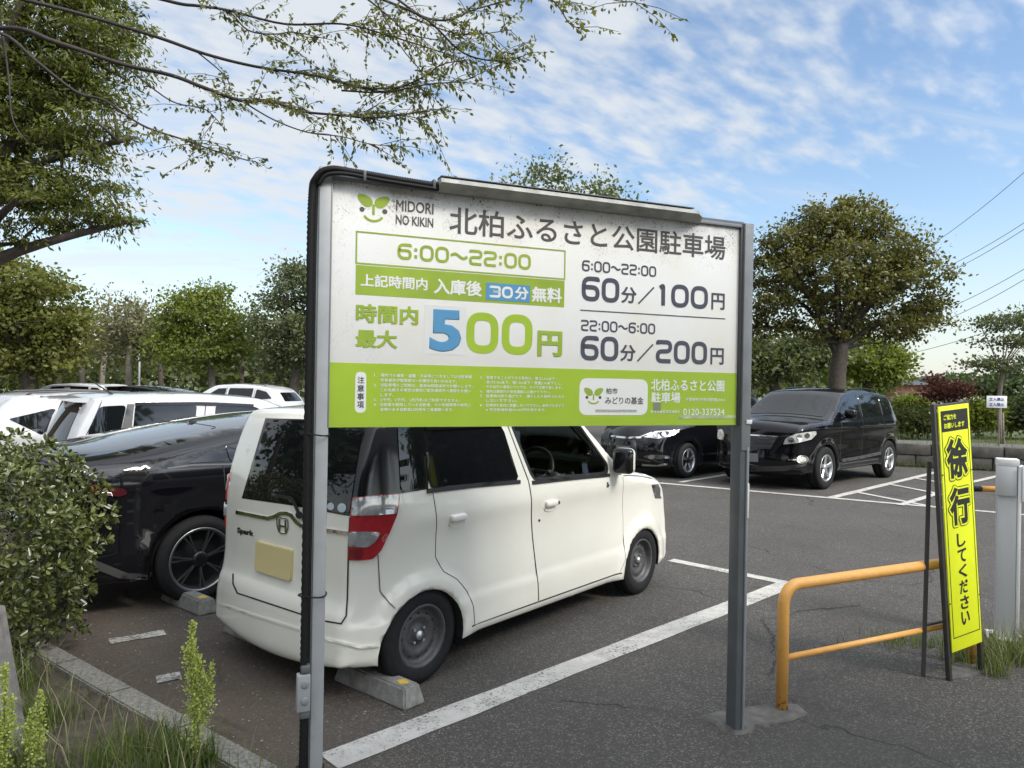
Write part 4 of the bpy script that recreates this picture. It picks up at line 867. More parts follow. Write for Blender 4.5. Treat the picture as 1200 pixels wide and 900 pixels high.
# ------------------------------------------------------------------ orange hoop rail
M_ORANGE = mat('orange_enamel', (.74, .37, .09), .42, noise=.09, nscale=22, bump=.05)
def chips(m, dark, thr, foot=None):
    t = m.node_tree; b = t.nodes['Principled BSDF']; src = b.inputs['Base Color'].links[0].from_socket; co = t.nodes.new('ShaderNodeTexCoord')
    n = t.nodes.new('ShaderNodeTexNoise'); n.inputs['Scale'].default_value = 38; n.inputs['Detail'].default_value = 7; n.inputs['Roughness'].default_value = .7; t.links.new(co.outputs['Object'], n.inputs[0])
    r = t.nodes.new('ShaderNodeMapRange'); r.inputs[1].default_value = thr; r.inputs[2].default_value = thr + .025; src2 = n.outputs[0]
    if foot:
        s = t.nodes.new('ShaderNodeSeparateXYZ'); t.links.new(co.outputs['Object'], s.inputs[0]); f = t.nodes.new('ShaderNodeMapRange'); f.inputs[1].default_value = foot; f.inputs[2].default_value = 0; f.inputs[4].default_value = .18; t.links.new(s.outputs[2], f.inputs[0])
        a = t.nodes.new('ShaderNodeMath'); t.links.new(n.outputs[0], a.inputs[0]); t.links.new(f.outputs[0], a.inputs[1]); src2 = a.outputs[0]
    t.links.new(src2, r.inputs[0]); x = t.nodes.new('ShaderNodeMix'); x.data_type = 'RGBA'; t.links.new(r.outputs[0], x.inputs['Factor']); t.links.new(src, x.inputs['A']); x.inputs['B'].default_value = (*dark, 1); t.links.new(x.outputs['Result'], b.inputs['Base Color'])
chips(M_ORANGE, (.12, .055, .03), .69, .16)
rail = empty('hoop_rail', (1.44, 3.838, 0), math.atan2(4.535 - 3.838, 2.867 - 1.44)); tag(rail, 'orange tubular hoop rail with a lower bar standing on the asphalt', 'rail')
Lr = math.hypot(.697, 1.427)
hp = [(0, 0, -.02), (0, 0, .50)] + [(.10 - .10 * math.cos(a), 0, .55 + .10 * math.sin(a)) for a in np.linspace(.1, math.pi / 2, 8)] + [(Lr - .10, 0, .65)] + [(Lr - .10 + .10 * math.sin(a), 0, .55 + .10 * math.cos(a)) for a in np.linspace(.2, math.pi / 2, 8)] + [(Lr, 0, .5), (Lr, 0, -.02)]
tube('hoop', hp, .030, M_ORANGE, rail, 18); tube('lower_bar', [(.0, 0, .27), (Lr, 0, .27)], .0165, M_ORANGE, rail, 14)

# ------------------------------------------------------------------ yellow slow-down sign
M_FLUO = mat('fluorescent_yellow', (.80, .88, .012), .5, noise=.05, nscale=8); M_BLACKP = mat('black_print', (.012, .012, .012), .5); M_FRAME = mat('dark_brown_frame', (.045, .042, .040), .5, noise=.2)
tf = M_FLUO.node_tree; wv_ = tf.nodes.new('ShaderNodeTexWave'); wv_.inputs['Scale'].default_value = 28; wc_ = tf.nodes.new('ShaderNodeTexCoord'); tf.links.new(wc_.outputs['Object'], wv_.inputs[0]); wb_ = tf.nodes.new('ShaderNodeBump'); wb_.inputs['Strength'].default_value = .25; wb_.inputs['Distance'].default_value = .003; tf.links.new(wv_.outputs[0], wb_.inputs['Height']); tf.links.new(wb_.outputs[0], tf.nodes['Principled BSDF'].inputs['Normal'])
ya = Vector((2.58, 4.275)); yb = Vector((2.847, 4.413)); yang = math.atan2(yb.y - ya.y, yb.x - ya.x)
ys = empty('caution_sign', (ya.x, ya.y, 0), yang); tag(ys, 'tall fluorescent yellow slow down sign in black Japanese lettering on a dark folding frame', 'sign')
tilt = empty('front_panel', (0, 0, 0), 0, ys); tilt.rotation_euler = (R(-1.5), R(-4.6), 0)
YW = .30; YH = 1.60
for x in (-.006, YW + .006): box('leg', (x, 0, YH / 2), (.026, .026, YH + .02), M_FRAME, tilt, .003)
for z in (.22, 1.595): box('cross_bar', (YW / 2, 0, z), (YW - .016, .024, .024), M_FRAME, tilt, .002)
yp = box('board', (YW / 2, -.019, .88), (YW - .01, .008, 1.43), M_FLUO, tilt, .002)
YF = -.0238
plate('black_header', .024, 1.445, .276, 1.565, YF, M_BLACKP, yp)
T_ = lambda b, u0, z0, u1, z1, m, wt, y, d=.0006: fit_text('lettering', b, u0, z0, u1, z1, y, m, yp, wt, d, 3)
T_('ご協力を', .045, 1.512, .165, 1.545, M_FLUO, .03, YF - .0005); T_('お願いします', .045, 1.462, .240, 1.495, M_FLUO, .03, YF - .0005)
ribbons('border_line', [[(.024, .245), (.276, .245), (.276, 1.565), (.024, 1.565)]], .006, YF - .0001, M_BLACKP, yp, True)
def outlined(ch, cx, cz, s_):
    me = text_mesh(ch, .042, 3); n = len(me.vertices); a = np.empty(n * 3); me.vertices.foreach_get('co', a); a = a.reshape(-1, 3); lo = a.min(0); hi = a.max(0); bpy.data.meshes.remove
    F0 = [tuple(p.vertices) for p in me.polygons]; c0 = (lo + hi) / 2; k = np.array((s_ * .90 / (hi[0] - lo[0]), s_ * 1.04 / (hi[1] - lo[1])))
    base = (a[:, :2] - c0[:2]) * k; dz = (a[:, 2] - lo[2]) / (hi[2] - lo[2]) * .0002
    for li, (rad, m, y0) in enumerate(((.074, M_BLACKP, -.0004), (.050, M_FLUO, -.0016), (0, M_BLACKP, -.0028))):
        V = []; F = []; cnt = 14 if rad else 1
        for q in range(cnt):
            an = 2 * math.pi * q / cnt; ox, oz = rad * s_ * math.cos(an), rad * s_ * math.sin(an); b = len(V)
            V += [(cx + p[0] + ox, YF + y0 - d - 4e-5 * q, cz + p[1] + oz) for p, d in zip(base, dz)]; F += [tuple(i + b for i in f) for f in F0]
        mk('lettering', V, F, m, yp, False)
outlined('徐', .150, 1.285, .225); outlined('行', .150, 1.005, .215)
for k, ch in enumerate('してください'): T_(ch, .105, .762 - .092 * k, .187, .842 - .092 * k, M_BLACKP, .028, YF - .0005)
for z in (.45, 1.2): 
    for x in (.008, .292): box('clip', (x, -.0235, z), (.014, .004, .006), M_BLACKP, yp, .001)
bl = empty('back_frame', (0, 0, 0), 0, ys)
for x in (-.02, YW * .75): 
    V, F = tube_vf([(x - .075, .10, .0), (x - .085, .085, .62), (x - .09, .075, 1.27)], .0145, 4); mk('leg', V, F, M_FRAME, bl, False)
tube('cross_bar', [(-.095, .10, .30), (YW * .75 - .075, .10, .30)], .008, M_FRAME, bl, 6)
# ------------------------------------------------------------------ white barrier post
gp = empty('barrier_gate', (3.395, 5.02, 0), R(-27)); tag(gp, 'white square barrier gate post holding an orange and black arm', 'barrier')
M_WSTEEL = mat('white_steel', (.76, .77, .77), .4, noise=.1, nscale=8); chips(M_WSTEEL, (.16, .10, .06), .72, .10); M_WSH = mat('light_grey_steel', (.55, .56, .57), .45)
box('post', (0, 0, .60), (.112, .09, 1.18), M_WSH, gp, .004); box('post_edge', (.067, -.01, .60), (.020, .10, 1.17), M_WSTEEL, gp, .003)
box('foot_plate', (0, 0, .012), (.21, .20, .016), M_WSTEEL, gp, .003)
for sx_ in (-.08, .08): box('anchor_bolt', (sx_, -.08, .03), (.022, .022, .03), M_POSTD, gp, .004)
cap = box('cap', (.0, -.01, 1.205), (.128, .11, .05), M_WSTEEL, gp, .004); box('cap_bracket', (-.01, -.058, 1.09), (.122, .012, .22), M_WSH, gp, .004); box('side_wing', (.084, -.03, 1.07), (.012, .09, .24), M_WSTEEL, gp, .004)
gi = (Matrix.Translation((3.395, 5.02, 0)) @ Matrix.Rotation(R(-27), 4, 'Z')).inverted()
ar = [gi @ Vector(AT(u, v, Y)) for u, v, Y in ((1138, 572.5, 5.13), (1149, 572.8, 5.14), (1300, 577, 5.3))]
tube('arm', ar[1:], .021, M_ORANGE, gp, 12); tube('arm_tip', ar[:2], .0215, M_BLACKP, gp, 12)
box('arm_bracket', (.14, .05, .93), (.05, .10, .30), M_WSTEEL, gp, .01)

# ------------------------------------------------------------------ wheel stops
M_CONC = mat('weathered_concrete', (.20, .195, .18), .9, noise=.35, nscale=22, bump=.5, bscale=90); M_YMARK = mat('worn_yellow_paint', (.50, .34, .05), .7, noise=.4, nscale=50)
def wheel_stop(x, y, ang, label, mark=True):
    e = empty('wheel_stop', (x, y, 0), ang); tag(e, label, 'wheel stop', 'concrete wheel stops')
    bm = bmesh.new(); pf = [(-.075, 0), (.075, 0), (.052, .105), (-.052, .105)]
    A = [[bm.verts.new((sx_ * (.30 - .03 * (z > 0)), y_, z)) for y_, z in pf] for sx_ in (-1, 1)]
    bm.faces.new(A[0]); bm.faces.new(A[1][::-1])
    for i in range(4): j = (i + 1) % 4; bm.faces.new((A[0][i], A[0][j], A[1][j], A[1][i]))
    bmesh.ops.bevel(bm, geom=bm.edges[:], offset=.010, segments=2, affect='EDGES'); from_bm('block', bm, M_CONC, e)
    if mark: mk('yellow_mark', [(.20 + .035 * math.cos(a), -.0 + .03 * math.sin(a), .1068) for a in np.linspace(0, 5.6, 9)], [tuple(range(9))], M_YMARK, e, False)
wa = R(50.27 - 90)
wheel_stop(-.70, 3.985, wa, 'grey concrete wheel stop with yellow mark touching the near rear wheel of the ivory van')
wheel_stop(-1.62, 4.74, wa, 'grey concrete wheel stop under the far rear corner of the ivory van', False)
wheel_stop(-2.36, 5.42, wa, 'grey concrete wheel stop behind the rear wheel of the black fastback')
# ------------------------------------------------------------------ ground, markings, verge, wall
def ground_mat(name, kind):
    m = bpy.data.materials.new(name); m.use_nodes = True; t = m.node_tree; b = t.nodes['Principled BSDF']; ln = t.links.new
    co = t.nodes.new('ShaderNodeTexCoord')
    def no(scale, det=4, rough=.6, typ='n'):
        if typ == 'v': n = t.nodes.new('ShaderNodeTexVoronoi'); n.inputs['Scale'].default_value = scale; ln(co.outputs['Object'], n.inputs[0]); return n
        n = t.nodes.new('ShaderNodeTexNoise'); n.inputs['Scale'].default_value = scale; n.inputs['Detail'].default_value = det; n.inputs['Roughness'].default_value = rough; ln(co.outputs['Object'], n.inputs[0]); return n.outputs[0]
    def mr(x, a, b_, c=0., d=1.):
        r = t.nodes.new('ShaderNodeMapRange'); r.inputs[1].default_value = a; r.inputs[2].default_value = b_; r.inputs[3].default_value = c; r.inputs[4].default_value = d; ln(x, r.inputs[0]); return r.outputs[0]
    def m2(op, a, b_):
        n = t.nodes.new('ShaderNodeMath'); n.operation = op
        for i, x in enumerate((a, b_)):
            if isinstance(x, (int, float)): n.inputs[i].default_value = x
            else: ln(x, n.inputs[i])
        return n.outputs[0]
    def mixc(f, A, B_):
        n = t.nodes.new('ShaderNodeMix'); n.data_type = 'RGBA'
        for k, x in (('A', A), ('B', B_)):
            if isinstance(x, tuple): n.inputs[k].default_value = (*x, 1)
            else: ln(x, n.inputs[k])
        if isinstance(f, (int, float)): n.inputs['Factor'].default_value = f
        else: ln(f, n.inputs['Factor'])
        return n.outputs['Result']
    va = no(125, typ='v'); vb = no(70, typ='v')
    sepa = t.nodes.new('ShaderNodeSeparateColor'); ln(va.outputs['Color'], sepa.inputs[0]); sepb = t.nodes.new('ShaderNodeSeparateColor'); ln(vb.outputs['Color'], sepb.inputs[0])
    stone = m2('MULTIPLY', m2('POWER', sepa.outputs[0], 3.2), mr(va.outputs['Distance'], .75, .2)); 
    base = mixc(stone, (.056, .051, .046), (.28, .262, .235))
    base = mixc(m2('MULTIPLY', mr(sepb.outputs[1], .95, .98), .45), base, (.21, .205, .20))
    base = mixc(mr(no(.9, 5), .38, .70, 0, .55), base, (.052, .048, .044)); base = mixc(mr(no(.33, 3), .50, .68, 0, .35), base, (.085, .081, .076))
    wv = t.nodes.new('ShaderNodeTexNoise'); wv.inputs['Scale'].default_value = 1.7; wv.inputs['Detail'].default_value = 5; ln(co.outputs['Object'], wv.inputs[0])
    vm = t.nodes.new('ShaderNodeVectorMath'); vm.operation = 'MULTIPLY_ADD'; vm.inputs[1].default_value = (.55, .55, 0); ln(wv.outputs['Color'], vm.inputs[0]); ln(co.outputs['Object'], vm.inputs[2])
    ck = t.nodes.new('ShaderNodeTexVoronoi'); ck.feature = 'DISTANCE_TO_EDGE'; ck.inputs['Scale'].default_value = .42; ln(vm.outputs[0], ck.inputs[0])
    crack = m2('MULTIPLY', mr(ck.outputs['Distance'], .0045, .0015), mr(no(.7, 2), .50, .56)); base = mixc(m2('MULTIPLY', crack, .8), base, (.014, .013, .012))
    oil = mr(no(1.05, 3, .45), .66, .74, 0, .55); base = mixc(oil, base, (.018, .017, .016))
    if kind in ('line', 'dline'):
        wear = m2('ADD', no(55, 6, .75), m2('MULTIPLY', no(3.2, 4), .50)); wear = m2('ADD', wear, m2('MULTIPLY', sepa.outputs[1], .10))
        base = mixc(mr(wear, .86 if kind == 'line' else .70, .96 if kind == 'line' else .92, 0, 1), mixc(mr(no(9, 4), .3, .7), (.52, .505, .475), (.34, .33, .305)), base)
    sp = t.nodes.new('ShaderNodeSeparateXYZ'); ln(co.outputs['Object'], sp.inputs[0])
    if kind == 'asphalt':
        # soil washed off the verge lies on the bays nearest the kerb
        d = m2('ADD', m2('MULTIPLY', sp.outputs[0], .60), m2('MULTIPLY', sp.outputs[1], .80))       # distance across the row
        near = mr(m2('ADD', d, m2('MULTIPLY', no(1.4, 5), 1.5)), 2.2, 4.6, 1, 0)
        left = mr(m2('ADD', m2('MULTIPLY', sp.outputs[0], -1), m2('MULTIPLY', no(2.2, 4), .9)), .7, 1.5)
        soil = m2('MULTIPLY', m2('MULTIPLY', near, left), mr(no(11, 6, .7), .25, .6, .35, 1))
        base = mixc(soil, base, mixc(no(30, 4), (.070, .050, .036), (.150, .115, .083)))
        v3 = no(21, typ='v'); s3 = t.nodes.new('ShaderNodeSeparateColor'); ln(v3.outputs['Color'], s3.inputs[0])
        chip = m2('MULTIPLY', mr(v3.outputs['Distance'], .14, .08), mr(s3.outputs[0], .80, .84)); base = mixc(m2('MULTIPLY', chip, soil), base, (.26, .24, .20))
        base = mixc(mr(no(.8, 4), .60, .72, 0, .35), base, (.022, .021, .020))
    h = m2('ADD', m2('MULTIPLY', mr(va.outputs['Distance'], .7, .0), .6), m2('MULTIPLY', no(240, 3), .5))
    bu = t.nodes.new('ShaderNodeBump'); bu.inputs['Strength'].default_value = 1.0 if kind == 'asphalt' else .4; bu.inputs['Distance'].default_value = .006; ln(h, bu.inputs['Height']); ln(bu.outputs[0], b.inputs['Normal'])
    ln(base, b.inputs['Base Color']); b.inputs['Roughness'].default_value = .82; b.inputs['Specular IOR Level'].default_value = .35
    return m
M_ASPH = ground_mat('asphalt', 'asphalt'); M_LINE = ground_mat('worn_white_paint', 'line'); M_LINED = ground_mat('dirty_white_paint', 'dline')
M_SOIL = mat('verge_soil', (.060, .048, .034), .95, noise=.5, nscale=14, bump=.8, bscale=40)
M_FIELD = mat('field_earth', (.16, .145, .10), .95, noise=.35, nscale=.8)
struct(mk('ground', [(-500, -500, -.06), (500, -500, -.06), (500, 900, -.06), (-500, 900, -.06)], [(0, 1, 2, 3)], mat('far_grass', (.06, .075, .03), .95, noise=.4, nscale=.3), None, False))
# kerb: a straight line along the front of the bays
K0 = Vector((-1.02, 3.10)); KD = Vector((-1.23, .93)).normalized(); KN = Vector((-KD.y, KD.x)); KN = KN if KN.y < 0 else -KN      # KN points to the verge side
def kp(a, b, z): p = K0 + KD * a + KN * b; return (p.x, p.y, z)
WL0 = Vector((7.6, 16.72)); WLD = Vector((.93, -.36)).normalized()      # foot of the stone wall on the right
def wp(a, b, z): n = Vector((-WLD.y, WLD.x)); p = WL0 + WLD * a + n * b; return (p.x, p.y, z)
struct(mk('car_park', [(-60, -40, 0), (40, -40, 0), (40, 4, 0), wp(20, 0, 0), wp(-3, 0, 0), wp(-3, 18, 0), (-60, 36, 0)], [tuple(range(7))], M_ASPH, None, False))
lines = [((385, 893), (925, 684), .17), ((786, 656.5), (934, 686), .12), ((128, 752.5), (193, 741.5), .11), ((183, 797), (212, 792), .11), ((700, 560), (1210, 604.5), .13), ((797, 565.5), (852, 556.5), .10), ((975, 583.5), (1098, 553.5), .13), ((1003, 577), (1091, 594), .11), ((1043, 568), (1110, 581), .11), ((1072, 561), (1120, 568.5), .11), ((1055, 592.5), (1098, 579), .11), ((1128, 568), (1210, 549), .12)]
for i, (p, q, wd) in enumerate(lines):
    A = G(*p); B = G(*q); d = (B - A)[:2]; ln_ = np.linalg.norm(d); d /= ln_; n_ = np.array((-d[1], d[0])); k = max(2, int(ln_ / .25)); V = []
    rng = np.random.default_rng(i)
    for j in range(k + 1):
        c = A[:2] + d * ln_ * j / k
        for s_ in (-1, 1): V.append((*(c + n_ * s_ * (wd / 2 + rng.normal(0, .0035))), .004 + .0007 * i))
    o = struct(mk('bay_line', V, [(2 * j, 2 * j + 2, 2 * j + 3, 2 * j + 1) for j in range(k)], M_LINED if i in (2, 3) else M_LINE, None, False))
# concrete round the board post and hoop rail
rng = np.random.default_rng(5)
cp_ = [G(*q)[:2] for q in ((819, 841), (843, 834), (866, 832), (900, 826), (935, 826), (947, 836), (930, 844), (905, 849), (884, 852), (884, 858), (862, 862), (845, 856), (838, 848))]
n_ = len(cp_); cc = sum(cp_) / n_
struct(mk('concrete_footing', [(*p, .0) for p in cp_] + [(*(cc + (p - cc) * .94), .011) for p in cp_], [tuple(range(n_, 2 * n_))] + [(i, (i + 1) % n_, (i + 1) % n_ + n_, i + n_) for i in range(n_)], mat('stained_concrete', (.105, .10, .09), .9, noise=.4, nscale=16, bump=.6, bscale=70), None, False))
cp_ = [G(*q)[:2] for q in ((1105, 786), (1125, 775), (1150, 777), (1160, 786), (1140, 793), (1115, 795))]; n_ = len(cp_); cc = sum(cp_) / n_
struct(mk('concrete_footing', [(*p, .0) for p in cp_] + [(*(cc + (p - cc) * .92), .012) for p in cp_], [tuple(range(n_, 2 * n_))] + [(i, (i + 1) % n_, (i + 1) % n_ + n_, i + n_) for i in range(n_)], MATS['stained_concrete'], None, False))
# kerb stones and verge
bm = bmesh.new()
for k in range(9):
    a0 = -.10 + k * .62; a1 = a0 + .612
    vs = [bm.verts.new(kp(a, b, z)) for a in (a0, a1) for b, z in ((-.01, -.02), (0, .085), (.135, .092), (.135, -.02))]
    for i in range(4): j = (i + 1) % 4; bm.faces.new((vs[i], vs[j], vs[4 + j], vs[4 + i]))
    bm.faces.new(vs[:4]); bm.faces.new(vs[4:][::-1])
bmesh.ops.bevel(bm, geom=bm.edges[:], offset=.008, segments=2, affect='EDGES')
struct(from_bm('kerb', bm, mat('speckled_kerb', (.20, .19, .165), .9, noise=.55, nscale=60, bump=.7, bscale=120), None, True, 30))
rng = np.random.default_rng(11); V = []; F = []; na, nb = 46, 34
for i in range(na):
    for j in range(nb): a = -.75 + i * .14; b = .136 + j * .09; fo = float(ss(-.75, -.1, a) * ss(3.2, 2.3, b)); V.append(kp(a, b, -.015 + fo * (.085 + .015 * math.sin(a * 3.1 + b * 2) + rng.normal(0, .009))))
for i in range(na - 1):
    for j in range(nb - 1): F.append((i * nb + j, i * nb + j + 1, (i + 1) * nb + j + 1, (i + 1) * nb + j))
struct(mk('verge', V, F, M_SOIL))
# stone retaining wall, terrace and path behind
M_STONE = mat('dark_stone', (.075, .07, .062), .9, noise=.5, nscale=5, bump=.9, bscale=9)
wall = empty('retaining_wall', wp(0, 0, 0)); 
bm = bmesh.new(); rng = np.random.default_rng(3)
for row in range(2):
    x = -2.6 - row * .3
    while x < 14:
        w_ = rng.uniform(.5, .9); bm_box(bm, wp(x + w_ / 2, .14 + rng.uniform(-.02, .02), .14 + .25 * row), (w_ - .015, .28, .245), Matrix.Rotation(math.atan2(WLD.y, WLD.x), 3, 'Z'), .025, 2); x += w_
bpy.data.objects.remove(wall)
tag(from_bm('retaining_wall', bm, M_STONE), 'low dark stone retaining wall with shrubs on top along the right edge of the lot', 'wall')
struct(mk('terrace', [wp(-3, .2, .46), wp(24, .2, .46), wp(30, 40, .50), wp(-6, 40, .50)], [(0, 1, 2, 3)], mat('terrace_grass', (.075, .085, .035), .95, noise=.5, nscale=2.5), None, False))
struct(mk('path', [wp(-3, .22, .475), wp(24, .22, .475), wp(24, 1.9, .475), wp(-3, 1.9, .475)], [(0, 1, 2, 3)], mat('grey_path', (.12, .118, .115), .9, noise=.25, nscale=7), None, False))
struct(mk('far_field', [(6, 40, .52), (60, 34, .52), (90, 80, .6), (4, 80, .6)], [(0, 1, 2, 3)], M_FIELD, None, False))

# ------------------------------------------------------------------ leaves and trees
def leaf_mesh(name, P, A, size, asp, tint, m, parent=None, fold=.25, seed=0, six=False):
    """one small folded blade per row: P base point, A direction of the blade"""
    n = len(P); rng = np.random.default_rng(seed + 991); A = A / (np.linalg.norm(A, axis=1)[:, None] + 1e-9)
    r = rng.normal(size=(n, 3)); B = np.cross(A, r); B /= np.linalg.norm(B, axis=1)[:, None] + 1e-9; C = np.cross(A, B)
    L_ = size[:, None]; w_ = L_ * asp
    if six: pts = [P, P + A * L_ * .45 + B * w_ * .85 + C * w_ * fold, P + A * L_ * .82 + B * w_ * .8 + C * w_ * fold * .8, P + A * L_, P + A * L_ * .82 - B * w_ * .8 + C * w_ * fold * .8, P + A * L_ * .45 - B * w_ * .85 + C * w_ * fold]; k = 6
    else: pts = [P, P + A * L_ * .5 + B * w_ + C * w_ * fold, P + A * L_, P + A * L_ * .5 - B * w_ + C * w_ * fold]; k = 4
    co = np.stack(pts, 1).reshape(-1, 3); me = bpy.data.meshes.new(name)
    me.vertices.add(n * k); me.vertices.foreach_set('co', co.astype(np.float32).ravel())
    if six:
        idx = np.arange(n)[:, None] * 6; fa = np.concatenate([idx + np.array([[0, 1, 2, 3]]), idx + np.array([[0, 3, 4, 5]])], 1).reshape(-1); nf = 2 * n
    else: fa = np.arange(n * 4); nf = n
    me.loops.add(nf * 4); me.loops.foreach_set('vertex_index', fa.astype(np.int32)); me.polygons.add(nf); me.polygons.foreach_set('loop_start', np.arange(0, nf * 4, 4, dtype=np.int32))
    me.update(calc_edges=True); at = me.attributes.new('tint', 'FLOAT', 'POINT'); at.data.foreach_set('value', np.repeat(np.clip(tint, 0, 1), k).astype(np.float32))
    me.materials.append(m); o = bpy.data.objects.new(name, me); COL.objects.link(o)
    if parent: o.parent = parent
    return o
BARK = mat('dark_bark', (.060, .048, .038), .9, noise=.4, nscale=14, bump=.8, bscale=30); BARKP = mat('pale_bark', (.19, .165, .13), .9, noise=.35, nscale=10, bump=.5, bscale=30)
def tree(name, label, base, th, tr, blobs, ncl, per, leaf, clr, m, group=None, seed=1, flat=.55, bark=None, droop=0.0, nl=12, lean=(0, 0), forks=1, asp=.32, inner=.3, cat='tree', twigs=70, sparse=None):
    rng = np.random.default_rng(seed); root = empty(name, tuple(base)); tag(root, label, cat, group); bl = np.array(blobs, float)
    wgt = (bl[:, 3] * bl[:, 4] * bl[:, 5]) ** .75; wgt /= wgt.sum(); pick = rng.choice(len(bl), ncl, p=wgt)
    d = rng.normal(size=(ncl, 3)); d /= np.linalg.norm(d, axis=1)[:, None]; rr = (inner + (1 - inner) * rng.random(ncl) ** .45) * rng.normal(1, .15, ncl)
    cen = bl[pick, :3] + d * rr[:, None] * bl[pick, 3:6]
    cen = cen[cen[:, 2] > .25]; ncl = len(cen)
    # leaves
    k = rng.poisson(per, ncl) + 3; idx = np.repeat(np.arange(ncl), k); n = len(idx); sz = rng.uniform(.45, 1.5, ncl) * clr
    off = rng.normal(size=(n, 3)) * sz[idx][:, None] * np.array((1, 1, flat)) * .62; P = cen[idx] + off
    out = off / (np.linalg.norm(off, axis=1)[:, None] + 1e-6); A = out * .7 + rng.normal(size=(n, 3)) * .6; A[:, 2] -= droop
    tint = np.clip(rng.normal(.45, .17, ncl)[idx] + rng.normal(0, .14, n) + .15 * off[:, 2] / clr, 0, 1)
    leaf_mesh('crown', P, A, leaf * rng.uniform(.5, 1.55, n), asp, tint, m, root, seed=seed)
    # trunk and limbs
    V = []; F = []; top = np.array((lean[0], lean[1], th)); bend = rng.normal(0, .04 * th, 3) * (1, 1, 0)
    tpath = smooth_path([(0, 0, -.1), top * .5 + bend, top], 5); tube_vf(tpath, list(np.linspace(tr * 1.15, tr * .78, len(tpath)) * (1 + .35 * np.exp(-np.arange(len(tpath)) * 1.1))), 10, V, F)
    order = [int(rng.integers(ncl))]
    for _ in range(min(nl, ncl) - 1):
        D = np.min(np.linalg.norm(cen[:, None] - cen[order][None], axis=2), 1); order.append(int(D.argmax()))
    nodes = []
    for i in order:
        e = cen[i]; s_ = np.array(tpath[-1 - int(rng.integers(0, 3))]); L_ = np.linalg.norm(e - s_); mid = s_ + (e - s_) * .45 + np.array((0, 0, L_ * .12)) + rng.normal(0, .05 * L_, 3)
        pth = smooth_path([s_, mid, e], 5); r0 = tr * .42 * min(1, .4 + L_ / 5); tube_vf(pth, list(np.linspace(r0, r0 * .16 + .006, len(pth))), 6, V, F); nodes += [(p, r0) for p in pth[2:]]
    nd_ = np.array([q[0] for q in nodes])
    for i in rng.choice(ncl, min(twigs, ncl), False):
        j = np.linalg.norm(nd_ - cen[i], axis=1).argmin(); a = nd_[j]; b = cen[i]; mid = (a + b) / 2 + rng.normal(0, .06 * np.linalg.norm(b - a), 3); rt = max(.006, tr * .07)
        tube_vf([a, mid, b], [rt * 1.6, rt, rt * .5], 5, V, F)
    mk('trunk', V, F, bark or BARK, root); return root
L_OLIVE = leafmat('olive_leaves', (.040, .055, .016), (.135, .155, .045)); L_SPRING = leafmat('spring_leaves', (.06, .085, .016), (.235, .265, .055), trans=.5)
L_OLIVE2 = leafmat('yellow_olive_leaves', (.05, .062, .014), (.20, .205, .05), trans=.45); L_DEEP = leafmat('deep_green_leaves', (.022, .036, .014), (.080, .11, .04)); L_BROWNISH = leafmat('budding_leaves', (.085, .080, .045), (.23, .215, .12)); L_GREY = leafmat('grey_green_leaves', (.055, .070, .036), (.165, .19, .085))
L_RED = leafmat('maroon_leaves', (.075, .022, .022), (.20, .075, .06)); L_ELM = leafmat('elm_leaves', (.042, .054, .012), (.20, .215, .05), trans=.5); L_EVER = leafmat('camphor_leaves', (.042, .046, .014), (.215, .20, .058), rough=.42, trans=.3)
def px(u, v, Y): return AT(u, v, Y)
def rel(base, lst, Y):
    """crown lobes given as photo position and radius at that distance -> metres from the foot"""
    out = []
    for u, v, ru, rv, *dy in lst:
        p = AT(u, v, Y) - np.array(base); p[1] += (dy[0] if dy else 0); s_ = Y / FPX; out.append((p[0], p[1], p[2], ru * s_, (ru * .8) * s_, rv * s_))
    return out
def ground_at(u, Y, z=0): p = AT(u, 450, Y); return np.array((p[0], Y, z))
# the big evergreen on the right
b = ground_at(985, 21, .3)
tree('evergreen_tree', 'broad rounded olive green evergreen with thick trunk standing behind the black utility vehicle', b, 2.7, .25, rel(b, [(985, 320, 82, 50), (922, 345, 46, 46), (1052, 335, 48, 44), (975, 268, 46, 30), (1012, 262, 30, 26), (928, 288, 36, 28), (1055, 296, 36, 26), (1086, 372, 26, 26), (992, 240, 14, 16), (897, 382, 30, 20), (960, 382, 36, 20), (1040, 385, 44, 16), (950, 255, 20, 18), (900, 320, 22, 22), (1098, 335, 16, 18)], 21), 500, 78, .095, .26, L_EVER, seed=21, flat=.6, nl=18, inner=.48, twigs=160, forks=2)
b = ground_at(905, 31, .3); tree('roadside_tree', 'grey green low spreading tree behind the big evergreen on its left', b, 2.0, .22, rel(b, [(905, 420, 42, 26), (955, 412, 40, 24), (870, 425, 40, 24)], 31), 170, 60, .16, .5, L_GREY, 'trees beyond the lot', 31, nl=14)
b = ground_at(1015, 33, .3); tree('roadside_tree', 'mid green low tree showing right of the big evergreen trunk', b, 2.0, .2, rel(b, [(1010, 420, 42, 26), (1040, 436, 24, 18)], 33), 130, 60, .16, .5, L_SPRING, 'trees beyond the lot', 32, nl=10)
# tree showing over the top of the board
b = ground_at(655, 24); tree('tall_tree', 'loose topped tree whose crown rises over the gutter of the price board', b, 4.6, .26, rel(b, [(640, 215, 40, 38), (600, 240, 34, 32), (690, 235, 40, 24), (645, 285, 90, 60), (640, 360, 120, 60), (715, 240, 22, 18)], 24), 330, 55, .13, .42, L_GREY, 'trees beyond the lot', 41, flat=.9, nl=18, inner=.35)
